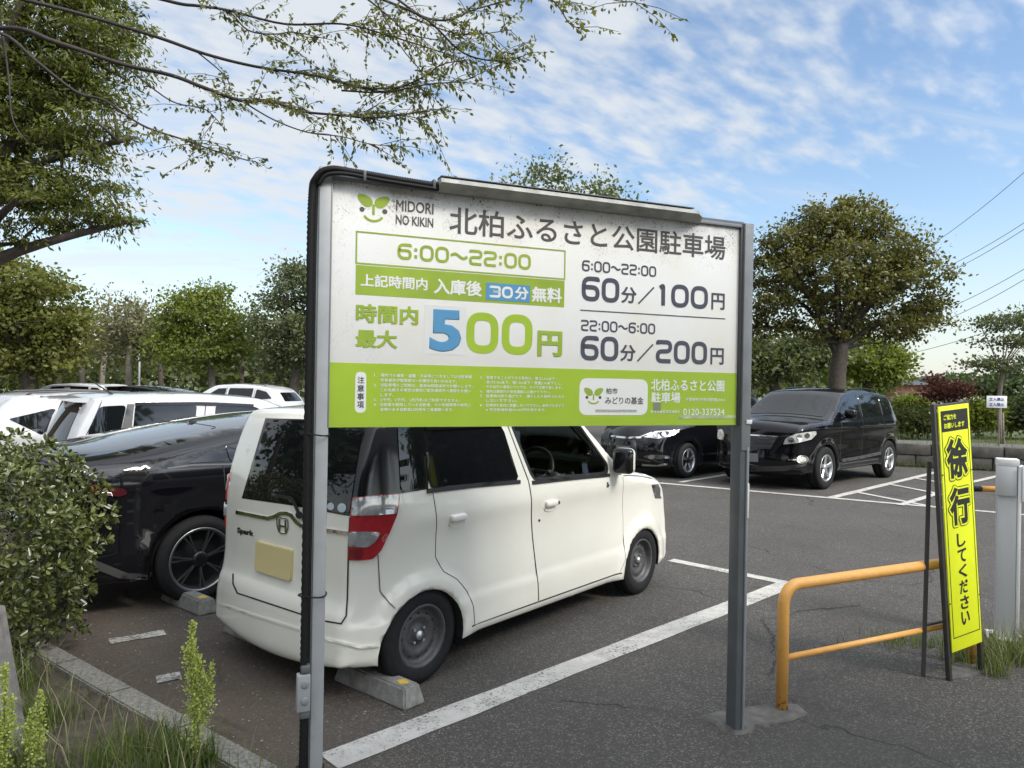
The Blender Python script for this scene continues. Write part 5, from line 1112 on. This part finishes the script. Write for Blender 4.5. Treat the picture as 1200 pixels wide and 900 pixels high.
# right edge: thin layered tree
b = ground_at(1176, 17.5, .46); tree('slender_tree', 'slender grey trunked tree with flat airy tiers at the right edge', b, 1.9, .055, rel(b, [(1172, 380, 30, 8), (1190, 402, 42, 8), (1158, 425, 28, 7), (1205, 370, 30, 10), (1195, 432, 34, 7), (1230, 400, 40, 20)], 17.5), 130, 40, .075, .26, L_GREY, None, 51, flat=.28, bark=BARKP, nl=14, inner=.1, twigs=60)
b = ground_at(1110, 19, .46); tree('maroon_shrub', 'small maroon leaved maple behind the yellow sign top', b, .6, .05, rel(b, [(1112, 458, 20, 9), (1095, 462, 12, 8), (1126, 454, 10, 5), (1096, 445, 7, 3)], 19), 70, 30, .075, .22, L_RED, None, 52, nl=10, cat='shrub')
# left side
b = ground_at(32, 23); tree('spreading_tree', 'dark trunked tree with layered yellow green tiers at the left edge above the white hatchback', b, 2.0, .26, rel(b, [(30, 345, 62, 30), (10, 385, 60, 24), (60, 385, 45, 26), (30, 420, 66, 18), (75, 410, 26, 18), (-30, 350, 60, 60)], 23), 330, 70, .13, .40, L_OLIVE2, 'trees beyond the lot', 61, flat=.4, nl=16, inner=.3)
b = ground_at(152, 29); tree('pale_tree', 'thin pale stemmed tree just budding between two greener trees', b, 3.6, .12, rel(b, [(150, 385, 36, 34), (135, 400, 40, 30), (175, 395, 30, 32), (150, 365, 22, 18)], 29), 150, 32, .12, .5, L_BROWNISH, 'trees beyond the lot', 62, bark=BARKP, nl=16, inner=.1, flat=.8, twigs=110)
b = ground_at(246, 27); tree('bright_tree', 'bright green tree with pale trunk in the middle of the far row', b, 2.6, .13, rel(b, [(235, 368, 38, 26), (205, 385, 30, 24), (265, 385, 30, 24), (235, 412, 60, 18), (262, 348, 12, 14), (213, 350, 16, 14), (290, 405, 22, 18), (240, 345, 12, 12)], 27), 280, 55, .115, .34, L_SPRING, 'trees beyond the lot', 63, flat=.5, bark=BARKP, nl=16, inner=.3)
b = ground_at(345, 26); tree('leaning_tree', 'tall mixed green tree rising just left of the left board post', b, 2.8, .2, rel(b, [(345, 350, 38, 36), (370, 330, 34, 28), (325, 385, 30, 30), (360, 395, 50, 34), (410, 360, 50, 50), (330, 425, 34, 16)], 26), 330, 60, .12, .38, L_GREY, 'trees beyond the lot', 64, nl=18, inner=.3, lean=(.2, 0))
# far wood as one mass
rng = np.random.default_rng(77); n_c = 900; Yw = rng.uniform(38, 62, n_c); uu = rng.uniform(-250, 1000, n_c); hh = rng.uniform(.1, 1, n_c) ** .8
topv = 405 + 14 * np.sin(uu / 37.) + 9 * np.sin(uu / 13. + 1) + np.where(uu > 800, 28, 0)
cen = np.array([AT(u, 455 + (t_ - 455) * h, y) for u, t_, h, y in zip(uu, topv, hh, Yw)]); idx = np.repeat(np.arange(n_c), 55); n = len(idx)
off = rng.normal(size=(n, 3)) * np.array((1.1, 1.1, .6)) * .8; P = cen[idx] + off; P[:, 2] = np.maximum(P[:, 2], .1)
tag(leaf_mesh('far_wood', P, off + rng.normal(size=(n, 3)) * .6, rng.uniform(.25, .55, n), .36, np.clip(rng.normal(.4, .2, n_c)[idx] + rng.normal(0, .12, n), 0, 1), L_OLIVE, seed=9), 'dark green far wood filling the horizon behind the parked cars', 'wood', None, 'stuff')
for i, u in enumerate((70, 96, 118, 190, 283, 300, 318)):
    g = ground_at(u, 34 + (i * 37 % 9)); V, F = tube_vf([g, g + np.array((.1 * ((i % 3) - 1), 0, 2.2)), g + np.array((.4 * ((i % 3) - 1), .3, 4.6))], [.16, .12, .05], 7)
    root = empty('bare_trunk', tuple(g)); tag(root, ['dark bare trunk between the left edge tree and the budding tree', 'thin trunk close left of the budding tree', 'leaning trunk behind the whip aerial', 'trunk right of the budding tree', 'trunk right of the bright green tree', 'second trunk right of the bright green tree', 'trunk nearest the left board post'][i], 'tree', 'bare trunks of the far row')
    o = mk('trunk', [np.array(q) - g for q in V], F, BARKP if i % 3 == 2 else BARK, root)
    cl = np.array([(.4 * ((i % 3) - 1), .3, 4.4)]) + np.random.default_rng(i).normal(size=(14, 3)) * (1.0, .8, .5); ix = np.repeat(np.arange(14), 45); rg_ = np.random.default_rng(i + 50); of = rg_.normal(size=(len(ix), 3)) * .42
    leaf_mesh('crown', cl[ix] + of, of + rg_.normal(size=(len(ix), 3)) * .3, rg_.uniform(.12, .2, len(ix)), .35, np.clip(rg_.normal(.45, .2, len(ix)), 0, 1), (L_OLIVE, L_SPRING, L_BROWNISH)[i % 3], root, seed=i)
# trees that stand behind the camera (their shade and mirror image lie on the cars)
for i, (x, y, h, s_) in enumerate(((-10, 3.6, 8, 3.2), (-2.5, -12, 8, 3.6), (3.5, -9, 8, 3.4), (7.4, -2.2, 9.5, 3.1), (17.5, 6.5, 6.5, 3.2), (23, 13, 6, 3.4), (25, 20, 6, 3.3))):  # tall one added for its shade, last one for dark window reflections
    tree('lot_tree', ['leafy tree outside the left edge beyond the hedge', 'leafy tree straight behind the viewpoint', 'leafy tree behind the viewpoint on the right', 'tall leafy tree out of view, placed to shade the board', 'leafy tree right of the barrier gate', 'leafy tree on the terrace outside the right edge', 'leafy tree out of view far right, placed to darken window reflections'][i], (x, y, 0), h * .4, .3, [(0, 0, h * .62, s_, s_, h * .36), (s_ * .5, .3, h * .5, s_ * .7, s_ * .7, h * .26), (-s_ * .5, 0, h * .55, s_ * .7, s_ * .7, h * .28)], 190, 46, .34, .8, L_DEEP, 'trees round the viewpoint', 81 + i, nl=10, twigs=20, inner=.15)

# ------------------------------------------------------------------ the near trees on the left: dense mass and overhanging boughs
b = np.array((-8.2, 10.5, 0)); tree('overhanging_tree', 'large dense drooping green tree filling the upper left corner', b, 3.4, .30, rel(b, [(70, 30, 80, 50), (105, 85, 50, 40), (55, 140, 75, 40), (95, 195, 46, 30), (35, 225, 75, 34), (100, 255, 52, 16), (10, 274, 50, 14), (-60, 120, 120, 120), (40, -60, 120, 70), (140, 25, 30, 30), (140, 160, 22, 10), (132, 228, 30, 12), (30, 90, 50, 30), (135, 70, 30, 22), (130, 120, 26, 18), (140, 258, 26, 10)], 10.5), 760, 100, .075, .25, L_ELM, None, 91, flat=.26, droop=.6, nl=22, inner=.2, asp=.17, twigs=220)
NB = empty('spreading_boughs', (-6.5, 5.2, 0)); tag(NB, 'long thin dark boughs with small hanging leaves reaching over the price board from the left', 'tree')
V = []; F = []; LP = []; LA = []; LT = []; rng = np.random.default_rng(17)
boughs = [  # photo path, distance range, thickness in photo pixels, leaves along it
    ([(-420, 250), (-200, 40), (-60, -20), (30, 0), (100, 18), (183, 43), (240, 63), (300, 78), (367, 88), (400, 97), (440, 104), (480, 100)], (5.6, 5.0), 6.5, 1.6, .55, 1.0),
    ([(-420, 250), (-150, 60), (0, 33), (67, 50), (143, 75), (200, 88), (240, 103), (283, 118), (317, 118), (350, 130), (400, 135), (440, 138), (500, 130)], (5.6, 4.7), 7, 1.6, .42, 1.1),
    ([(-200, 60), (-60, 30), (3, 40), (43, 72), (90, 108), (123, 118), (167, 147), (213, 163), (253, 177), (290, 188)], (5.8, 5.2), 5, 1.2, .55, 1.3),
    ([(-150, -160), (60, -40), (193, 0), (233, 7), (267, 12), (333, 28), (400, 28), (450, 40), (520, 62)], (5.4, 4.8), 5, 1.3, .35, 1.3),
    ([(250, 8), (270, 15), (290, 35), (317, 40), (345, 38), (380, 45)], (5.2, 5.0), 2.6, 1, .2, 1.6),
    ([(300, -60), (400, -20), (450, 0), (500, 23), (543, 62), (587, 72), (612, 66)], (5.0, 4.4), 4.5, 1, .35, 1.6),
    ([(380, -40), (432, 0), (460, 23), (480, 40), (520, 48)], (5.2, 4.9), 3, 1, .3, 1.5),
    ([(400, -50), (467, 0), (497, 20), (527, 23), (560, 10), (620, -5), (660, -12)], (5.0, 4.6), 3.6, 1, .3, 1.5),
    ([(400, 97), (450, 107), (497, 90), (517, 76), (548, 70)], (5.0, 4.7), 2.4, 1, .1, 1.3),
    ([(400, 106), (450, 108), (500, 99), (533, 96), (558, 90)], (4.9, 4.6), 2.4, 1, .1, .8),
    ([(350, 130), (400, 135), (460, 133), (500, 142)], (5.0, 4.8), 2.2, 1, .0, 1.2),
    ([(500, -60), (600, -30), (647, 0), (667, 27), (680, 33)], (4.7, 4.4), 3, .8, .55, .8),
    ([(620, -40), (690, -14), (720, 0), (745, 2)], (4.5, 4.3), 2.4, .8, .5, .9),
    ([(3, 40), (10, 90), (15, 140), (35, 170)], (5.8, 5.5), 3, 1, .5, .3),
    ([(283, 118), (320, 140), (360, 155), (400, 160), (430, 168), (460, 172)], (5.0, 4.8), 2, .8, .2, 1.3),
    ([(440, 0), (470, 55), (500, 95), (490, 130)], (5.0, 4.9), 2, .7, .3, 1.0),
    ([(230, 60), (260, 85), (270, 100)], (5.3, 5.2), 2, .8, .2, 1.0), ([(150, 80), (200, 118), (240, 128), (262, 150)], (5.5, 5.3), 2.2, .8, .3, 1.0), ([(480, 20), (540, 40), (600, 35)], (4.9, 4.6), 2, .8, .1, 1.6)]
base_ = np.array((-6.5, 5.2, 0))
for path, (ya_, yb_), tk0, tk1, t0, dens in boughs:
    n = len(path); P3 = smooth_path([AT(u, v, ya_ + (yb_ - ya_) * i / (n - 1) + .12 * math.sin(i * 1.7)) for i, (u, v) in enumerate(path)], 6); m_ = len(P3); s_ = ya_ / FPX / 2
    tube_vf([p - base_ for p in P3], [s_ * (tk0 + (tk1 - tk0) * (i / (m_ - 1)) ** .8) for i in range(m_)], 7, V, F)
    tot = sum(np.linalg.norm(P3[i + 1] - P3[i]) for i in range(m_ - 1)) * (1 - t0)
    for _ in range(int(tot * 11 * dens)):
        t_ = t0 + (1 - t0) * rng.random() ** .75; q = t_ * (m_ - 1); i = min(int(q), m_ - 2); p = P3[i] + (P3[i + 1] - P3[i]) * (q - i); d0 = P3[i + 1] - P3[i]; d0 = d0 / np.linalg.norm(d0)
        d = d0 * .7 + rng.normal(size=3) * np.array((.7, .8, .28)); d /= np.linalg.norm(d); Lt = rng.uniform(.12, .42); tp = [p, p + d * Lt * .5 + np.array((0, 0, .01)), p + d * Lt + np.array((0, 0, -.05 * Lt))]
        tube_vf([x - base_ for x in tp], [.0028, .0020, .0012], 4, V, F, False)
        for k in range(int(Lt / .019) + 2):
            f = (k + 1) / (int(Lt / .019) + 2); x = tp[0] + (tp[2] - tp[0]) * f + rng.normal(0, .008, 3); LP.append(x - base_); a = d * .55 + rng.normal(size=3) * .5 + np.array((0, 0, -.42)); LA.append(a); LT.append(rng.normal(.42, .2))
LP = np.array(LP); tube_vf(smooth_path([(0, 0, -.1), (.1, .05, 2.0), AT(-420, 250, 5.6) - base_], 5), list(np.linspace(.19, .10, 11)), 12, V, F)
mk('trunk', V, F, mat('grey_brown_bark', (.035, .028, .024), .85, noise=.3, nscale=30, bump=.5, bscale=60), NB)
leaf_mesh('leaves', LP, np.array(LA), np.random.default_rng(4).uniform(.024, .050, len(LP)), .23, np.array(LT), leafmat('bough_leaves', (.06, .065, .018), (.23, .23, .075), trans=.55), NB, seed=3)

# ------------------------------------------------------------------ clipped hedge bush, weeds, grass, stake
HB = empty('hedge', (-3.36, 4.18, .05)); tag(HB, 'dense glossy leaved clipped evergreen hedge bush at the left edge', 'hedge')
rng = np.random.default_rng(23); n_r = 4700; d = rng.normal(size=(n_r, 3)); d /= np.linalg.norm(d, axis=1)[:, None]
pw = 3.2; q = (np.abs(d) ** pw).sum(1) ** (-1 / pw); shape = d * q[:, None]; dep = 1 - .28 * rng.random(n_r) ** 2.2
lump = 1 + .06 * np.sin(shape[:, 0] * 7 + shape[:, 2] * 5) + .05 * np.sin(shape[:, 1] * 9 + shape[:, 2] * 4 + 1)
C_ = shape * (dep * lump)[:, None] * np.array((.82, .78, .66)) + np.array((0, 0, .57)); C_ = C_[C_[:, 2] > .06]; nrm_ = d[:len(C_)]
nrm_ = (C_ - np.array((0, 0, .6))); nrm_ /= np.linalg.norm(nrm_, axis=1)[:, None]
V = []; F = []
pts_, ax_, tn_ = [], [], []
for c, n_ in zip(C_, nrm_):
    ax0 = n_ + rng.normal(size=3) * .45 + np.array((0, 0, .35)); ax0 /= np.linalg.norm(ax0); t1 = np.cross(ax0, rng.normal(size=3)); t1 /= np.linalg.norm(t1); t2 = np.cross(ax0, t1); k = rng.integers(6, 9); tb = rng.normal(.42, .2)
    for j in range(k):
        a = 2 * math.pi * j / k + rng.normal(0, .25); sp_ = rng.uniform(.8, 1.5); v_ = (t1 * math.cos(a) + t2 * math.sin(a)) * sp_ + ax0 * rng.uniform(.35, 1.0); pts_.append(c + v_ * .006); ax_.append(v_); tn_.append(tb + rng.normal(0, .12))
n = len(pts_); leaf_mesh('leaves', np.array(pts_), np.array(ax_), rng.uniform(.024, .050, n), .25, np.array(tn_), leafmat('hedge_leaves', (.032, .044, .012), (.17, .19, .055), rough=.30, trans=.14, spec=.6), HB, fold=.35, six=True, seed=6)
for k in range(60):
    a = rng.uniform(0, 6.28); e = np.array((.6 * math.cos(a), .55 * math.sin(a), rng.uniform(.3, 1.1))); s_ = np.array((.25 * math.cos(a), .25 * math.sin(a), 0)); tube_vf([s_, (s_ + e) / 2 + rng.normal(0, .04, 3), e], [.012, .008, .004], 5, V, F)
mk('stems', V, F, BARK, HB)
# dock flower spikes
L_DOCK = leafmat('dock_seed_heads', (.26, .31, .07), (.60, .64, .22), rough=.6, trans=.4)
def dock(x, y, h, label, wid, seed, lean=0, br=5):
    root = empty('dock_plant', (x, y, .06)); tag(root, label, 'weed', 'dock plants in the verge'); rng = np.random.default_rng(seed); V = []; F = []; pts_, ax_ = [], []
    stems = [(np.array((0, 0, 0.)), np.array((lean, 0, h)), 1.0)]
    for k in range(br): f = rng.uniform(.18, .6); a = rng.uniform(0, 6.28); s_ = np.array((lean * f, 0, h * f)); L_ = h * rng.uniform(.22, .42); stems.append((s_, s_ + np.array((math.cos(a) * L_ * .30, math.sin(a) * L_ * .30, L_)), .7))
    for s_, e, w_ in stems:
        mid = (s_ + e) / 2 + rng.normal(0, .012, 3); pth = smooth_path([s_, mid, e], 6); tube_vf(pth, list(np.linspace(.006 * w_, .002, len(pth))), 6, V, F); L_ = np.linalg.norm(e - s_); nw = int(L_ * 78)
        for k in range(nw):
            f = (.22 if w_ == 1 else .12) + (.78) * k / nw; q = f * (len(pth) - 1); i = min(int(q), len(pth) - 2); p = np.array(pth[i]) + (np.array(pth[i + 1]) - np.array(pth[i])) * (q - i); r_ = wid * w_ * (1.05 - .85 * f) * rng.uniform(.6, 1.1)
            for j in range(int(rng.integers(12, 20))):
                a = rng.uniform(0, 6.28); o_ = np.array((math.cos(a), math.sin(a), rng.normal(0, .4))) * r_ * rng.uniform(.2, 1.0); pts_.append(p + o_); ax_.append(o_ * 12 + rng.normal(size=3) * .6 + np.array((0, 0, .2)))
    n = len(pts_); leaf_mesh('seed_head', np.array(pts_), np.array(ax_), rng.uniform(.006, .0125, n), .5, np.clip(rng.normal(.5, .22, n), 0, 1), L_DOCK, root, six=True, seed=seed); mk('stem', V, F, L_DOCK, root)
    pts_ = []; ax_ = []
    for k in range(5): a = rng.uniform(0, 6.28); pts_.append((0, 0, .02)); ax_.append((math.cos(a), math.sin(a), rng.uniform(.5, 1.1)))
    leaf_mesh('leaf', np.array(pts_, float), np.array(ax_), rng.uniform(.08, .14, 5), .14, rng.uniform(.2, .6, 5), leafmat('dock_leaves', (.05, .08, .02), (.13, .18, .05)), root, six=True, seed=seed)
g = G(232, 905, .06); dock(g[0], g[1], .62, 'tall yellow green dock spike standing alone before the kerb', .072, 5, -.035, 6)
g = G(30, 930, .06); dock(g[0], g[1], .40, 'short yellow green dock spike right of the grey stake foot', .060, 6, .05, 3)
g = G(4, 930, .06); dock(g[0], g[1], .50, 'yellow green dock spike at the left frame edge before the grey stake', .055, 7, .0, 3)
# grass and weeds on the verge
def grass(name, label, n, fn, h0, h1, m, seed, dry=.0):
    rng = np.random.default_rng(seed); V = []; F = []; tn = []
    for k in range(n):
        x, y, z = fn(rng); h = rng.uniform(h0, h1); a = rng.uniform(0, 6.28); bd = rng.uniform(.15, .9) * h; w_ = rng.uniform(.0016, .0042); t_ = np.clip(rng.normal(.45, .22), 0, 1); b0 = len(V); s_ = np.array((-math.sin(a), math.cos(a), 0)) * w_
        for i, f in enumerate((0, .4, .75, 1)):
            p = np.array((x + math.cos(a) * bd * f * f, y + math.sin(a) * bd * f * f, z + h * f * (1 - .25 * f * bd / h))); wv = s_ * (1 - f * .92); V += [p - wv, p + wv]; tn += [t_, t_]
        for i in range(3): F.append((b0 + 2 * i, b0 + 2 * i + 1, b0 + 2 * i + 3, b0 + 2 * i + 2))
    o = mk(name, V, F, m); at = o.data.attributes.new('tint', 'FLOAT', 'POINT'); at.data.foreach_set('value', np.array(tn, np.float32)); return tag(o, label, 'grass', None, 'stuff')
L_GRASS = leafmat('grass_blades', (.045, .075, .015), (.20, .25, .07), trans=.4); L_STRAW = leafmat('straw', (.20, .17, .09), (.36, .32, .2), trans=.2)
tuft = np.random.default_rng(2).uniform((-.1, .16), (2.9, 2.0), (46, 2))
def fv(r):
    c = tuft[r.integers(len(tuft))]; a, b = c + r.normal(0, .09, 2); b = max(b, .15); return kp(a, b, .07)
grass('verge_grass', 'long green grass tufts on the verge beside the kerb', 9000, fv, .05, .22, L_GRASS, 1)
grass('dry_grass', 'dry straw stalks bent over the kerb', 300, lambda r: kp(r.uniform(-.3, 2.6), r.uniform(.14, 1.0), .07), .10, .34, L_STRAW, 2)
grass('kerb_weeds', 'short weeds in the gap round the left board post', 260, lambda r: kp(r.normal(-.25, .16), abs(r.normal(.05, .10)) + .02, .0), .05, .20, L_GRASS, 3)
gc = G(1185, 775); gtuft = np.random.default_rng(8).normal(0, 1, (14, 2)) * (.20, .16)
def fg(r): c = gtuft[r.integers(14)] + r.normal(0, .05, 2); return (gc[0] + .10 + c[0], gc[1] + c[1], 0)
grass('gate_weeds', 'rough green and straw weeds at the foot of the barrier gate', 1100, fg, .05, .20, L_GRASS, 4); grass('gate_straw', 'dry stalks among the weeds by the barrier gate', 260, fg, .06, .28, L_STRAW, 5)
gd = G(1100, 772); grass('rail_weeds', 'small weeds under the lower bar behind the yellow sign', 260, lambda r: (gd[0] + r.normal(0, .16), gd[1] + .28 + r.normal(0, .08), 0), .03, .11, L_GRASS, 6)
grass('wall_weeds', 'weeds along the foot and top of the stone wall', 3600, lambda r: wp(r.uniform(-2, 13), -.05 - abs(r.normal(0, .09)), 0) if r.random() < .5 else wp(r.uniform(-2, 13), r.uniform(.05, .3), .45), .08, .34, L_GRASS, 7)
# fallen petals and grit on the bays by the kerb and round the far wall
rng = np.random.default_rng(44); V = []; F = []
for k in range(520):
    if k < 330: a = rng.uniform(-.2, 3.2); b = -abs(rng.normal(0, .9)) - .02; p = np.array(kp(a, b, .006)); r_ = rng.uniform(.003, .009)
    else: p = np.array(wp(rng.uniform(-3, 6), -rng.uniform(.1, 3.0), .006)); r_ = rng.uniform(.008, .02)
    q = rng.uniform(0, 6.28); b0 = len(V)
    for j in range(5): an = q + j * 1.2566; V.append(p + np.array((math.cos(an) * r_ * rng.uniform(.5, 1), math.sin(an) * r_ * rng.uniform(.5, 1), rng.uniform(0, .003))))
    F.append(tuple(range(b0, b0 + 5)))
tag(mk('litter', V, F, mat('pale_litter', (.30, .27, .21), .9, noise=.5, nscale=9), None, False), 'pale petals and grit scattered on the bays near the kerb', 'litter', None, 'stuff')
# shrubs and canes along the terrace
for i, (u, v, ru, rv, Y, mm, lab) in enumerate(((1070, 492, 24, 12, 18.6, L_OLIVE, 'low dull green shrub right of the black utility vehicle tail'), (1148, 486, 18, 16, 19.3, L_SPRING, 'upright light green shrub right of the yellow sign'), (1185, 486, 20, 16, 19.6, L_OLIVE, 'olive shrub at the right edge behind the white notice'), (1068, 474, 14, 7, 24, L_SPRING, 'yellow green shrub before the red brick building'), (1222, 482, 26, 26, 19, L_DEEP, 'dark shrub at the right edge'))):
    b = ground_at(u, Y, .46); tree('terrace_shrub', lab, b, .25, .03, rel(b, [(u, v, ru, rv), (u + ru * .6, v + 6, ru * .6, rv * .7), (u - ru * .6, v + 8, ru * .6, rv * .6)], Y), 110, 40, .085, .22, mm, 'shrubs on the terrace', 120 + i, nl=10, cat='shrub')
grass('terrace_reeds', 'tall pale reeds and canes behind the path on the right', 2600, lambda r: wp(r.uniform(-1, 13), r.uniform(1.9, 4.2), .46), .18, .62, L_GRASS, 9)
pv = np.random.default_rng(12)
for i in range(7):
    a = 2.6 + i * .75 + pv.normal(0, .12); p = np.array(wp(a, 2.3 + pv.normal(0, .2), .46)); o = tube('garden_stake', [p, p + np.array((pv.normal(0, .04), 0, pv.uniform(.7, 1.1)))], .022, BARKP, None, 6); tag(o, 'pale weathered stake among the reeds behind the path', 'stake', 'pale stakes among the reeds')
nb_ = AT(1168, 471, 16.6); nt_ = empty('notice', (nb_[0], nb_[1], .46), R(-18)); tag(nt_, 'small white notice with blue lettering tied to the slender tree', 'notice')
zc_ = nb_[2] - .46; npn = box('panel', (0, 0, zc_), (.40, .012, .27), M_WHITEP, nt_, .003); M_INK = mat('blue_ink', (.05, .06, .30), .5)
fit_text('lettering', '立入禁止', -.15, zc_ + .02, .15, zc_ + .10, -.0075, M_INK, npn, .03, .001, 2); fit_text('lettering', '立入禁止', -.15, zc_ - .10, .15, zc_ - .02, -.0075, M_INK, npn, .03, .001, 2)
box('pole', (.06, .03, zc_ / 2), (.03, .03, zc_ + .3), BARKP, nt_, .004)
# weathered stake at the left frame edge
g0 = G(24, 884, .05); g1 = AT(-6, 712, 3.36); sk = tube_vf([g0 - np.array((0, 0, .05)), g1], [.042, .040], 4); o = mk('wooden_stake', sk[0], sk[1], mat('grey_weathered_wood', (.16, .15, .14), .85, noise=.4, nscale=(18), bump=.5, bscale=30), None, False); tag(o, 'grey weathered square wooden stake leaning at the left frame edge', 'stake')

# ------------------------------------------------------------------ far buildings, lamp post, cables
M_BRICK = mat('red_brown_wall', (.20, .085, .065), .85, noise=.15, nscale=3); M_ROOF = mat('dark_roof', (.055, .058, .065), .6, noise=.2); M_PALEWALL = mat('pale_wall', (.42, .42, .41), .8, noise=.1)
def building(u0, u1, vt, vr, Y, label, wm, win=4):
    A = AT(u0, 455, Y); B = AT(u1, 455, Y); zt = AT((u0 + u1) / 2, vt, Y)[2]; zr = AT((u0 + u1) / 2, vr, Y)[2]; w_ = B[0] - A[0]; root = empty('far_building', (A[0], Y, 0)); tag(root, label, 'building')
    wl = box('wall', (w_ / 2, 4, zt / 2), (w_, 8, zt), wm, root, .02)
    V = [(-.3, -.4, zt), (w_ + .3, -.4, zt), (w_ + .3, 8.4, zt), (-.3, 8.4, zt), (.8, 4, zr), (w_ - .8, 4, zr)]; mk('roof', V, [(0, 1, 5, 4), (1, 2, 5), (2, 3, 4, 5), (3, 0, 4), (0, 3, 2, 1)], M_ROOF, root, False)
    for k in range(win): box('window', (w_ * (k + .5) / win, -.01, zt * .55), (w_ / win * .4, .06, zt * .3), M_GLASS, root, .01)
building(1050, 1092, 451, 441, 62, 'low red brown brick building with dark hipped roof far off on the right', M_BRICK)
building(1100, 1150, 447, 440, 85, 'pale far house with dark roof beyond the maroon maple', M_PALEWALL)
b = ground_at(1180, 70); 
for i, (u, w_) in enumerate(((1170, 40), (1230, 50), (1120, 34))):
    b = ground_at(u, 72 + i * 5); tree('far_tree', ['far dark green round tree behind the white notice', 'far dark green round tree at the right edge', 'far dark green round tree beyond the yellow sign'][i], b, 1.2, .2, rel(b, [(u, 452, w_, 10), (u + 10, 448, w_ * .6, 8)], 72 + i * 5), 60, 40, .4, .9, L_DEEP, 'far trees on the right', 140 + i, nl=6, twigs=10)
lp = ground_at(163, 33); lroot = empty('lamp_post', tuple(lp)); tag(lroot, 'thin grey lamp post with small white lamp in the left far row', 'lamp post')
tube('pole', [(0, 0, 0), (0, 0, 3.2)], .045, M_POST, lroot, 8); box('lamp_head', (0, 0, 2.55), (.20, .16, .22), M_WHITEP, lroot, .03)
M_CABLE = mat('cable_black', (.10, .105, .12), .6)
for i, (u0, v0, u1, v1, lab) in enumerate(((1060, 306, 1300, 108, 'topmost overhead power cable right of the big evergreen'), (1060, 333, 1300, 190, 'upper cable of the close overhead pair'), (1060, 340, 1300, 198, 'lower cable of the close overhead pair'), (1060, 379, 1300, 250, 'upper cable of the second overhead pair'), (1060, 392, 1300, 262, 'lower cable of the second overhead pair'), (1000, 425, 1300, 332, 'lowest overhead cable crossing behind the slender tree'))):
    A = AT(u0, v0, 75); B = AT(u1, v1, 48); pth = [A + (B - A) * t_ + np.array((0, 0, -.9 * 4 * t_ * (1 - t_))) for t_ in np.linspace(0, 1, 14)]
    D_ = (A - B); pth = [A + D_ * .8 + np.array((0, 0, -1))] + pth + [B - D_ * .5 + np.array((0, 0, 1.5))]
    tag(tube('power_cable', pth, .024, M_CABLE, None, 5), lab, 'cable', 'overhead power cables')
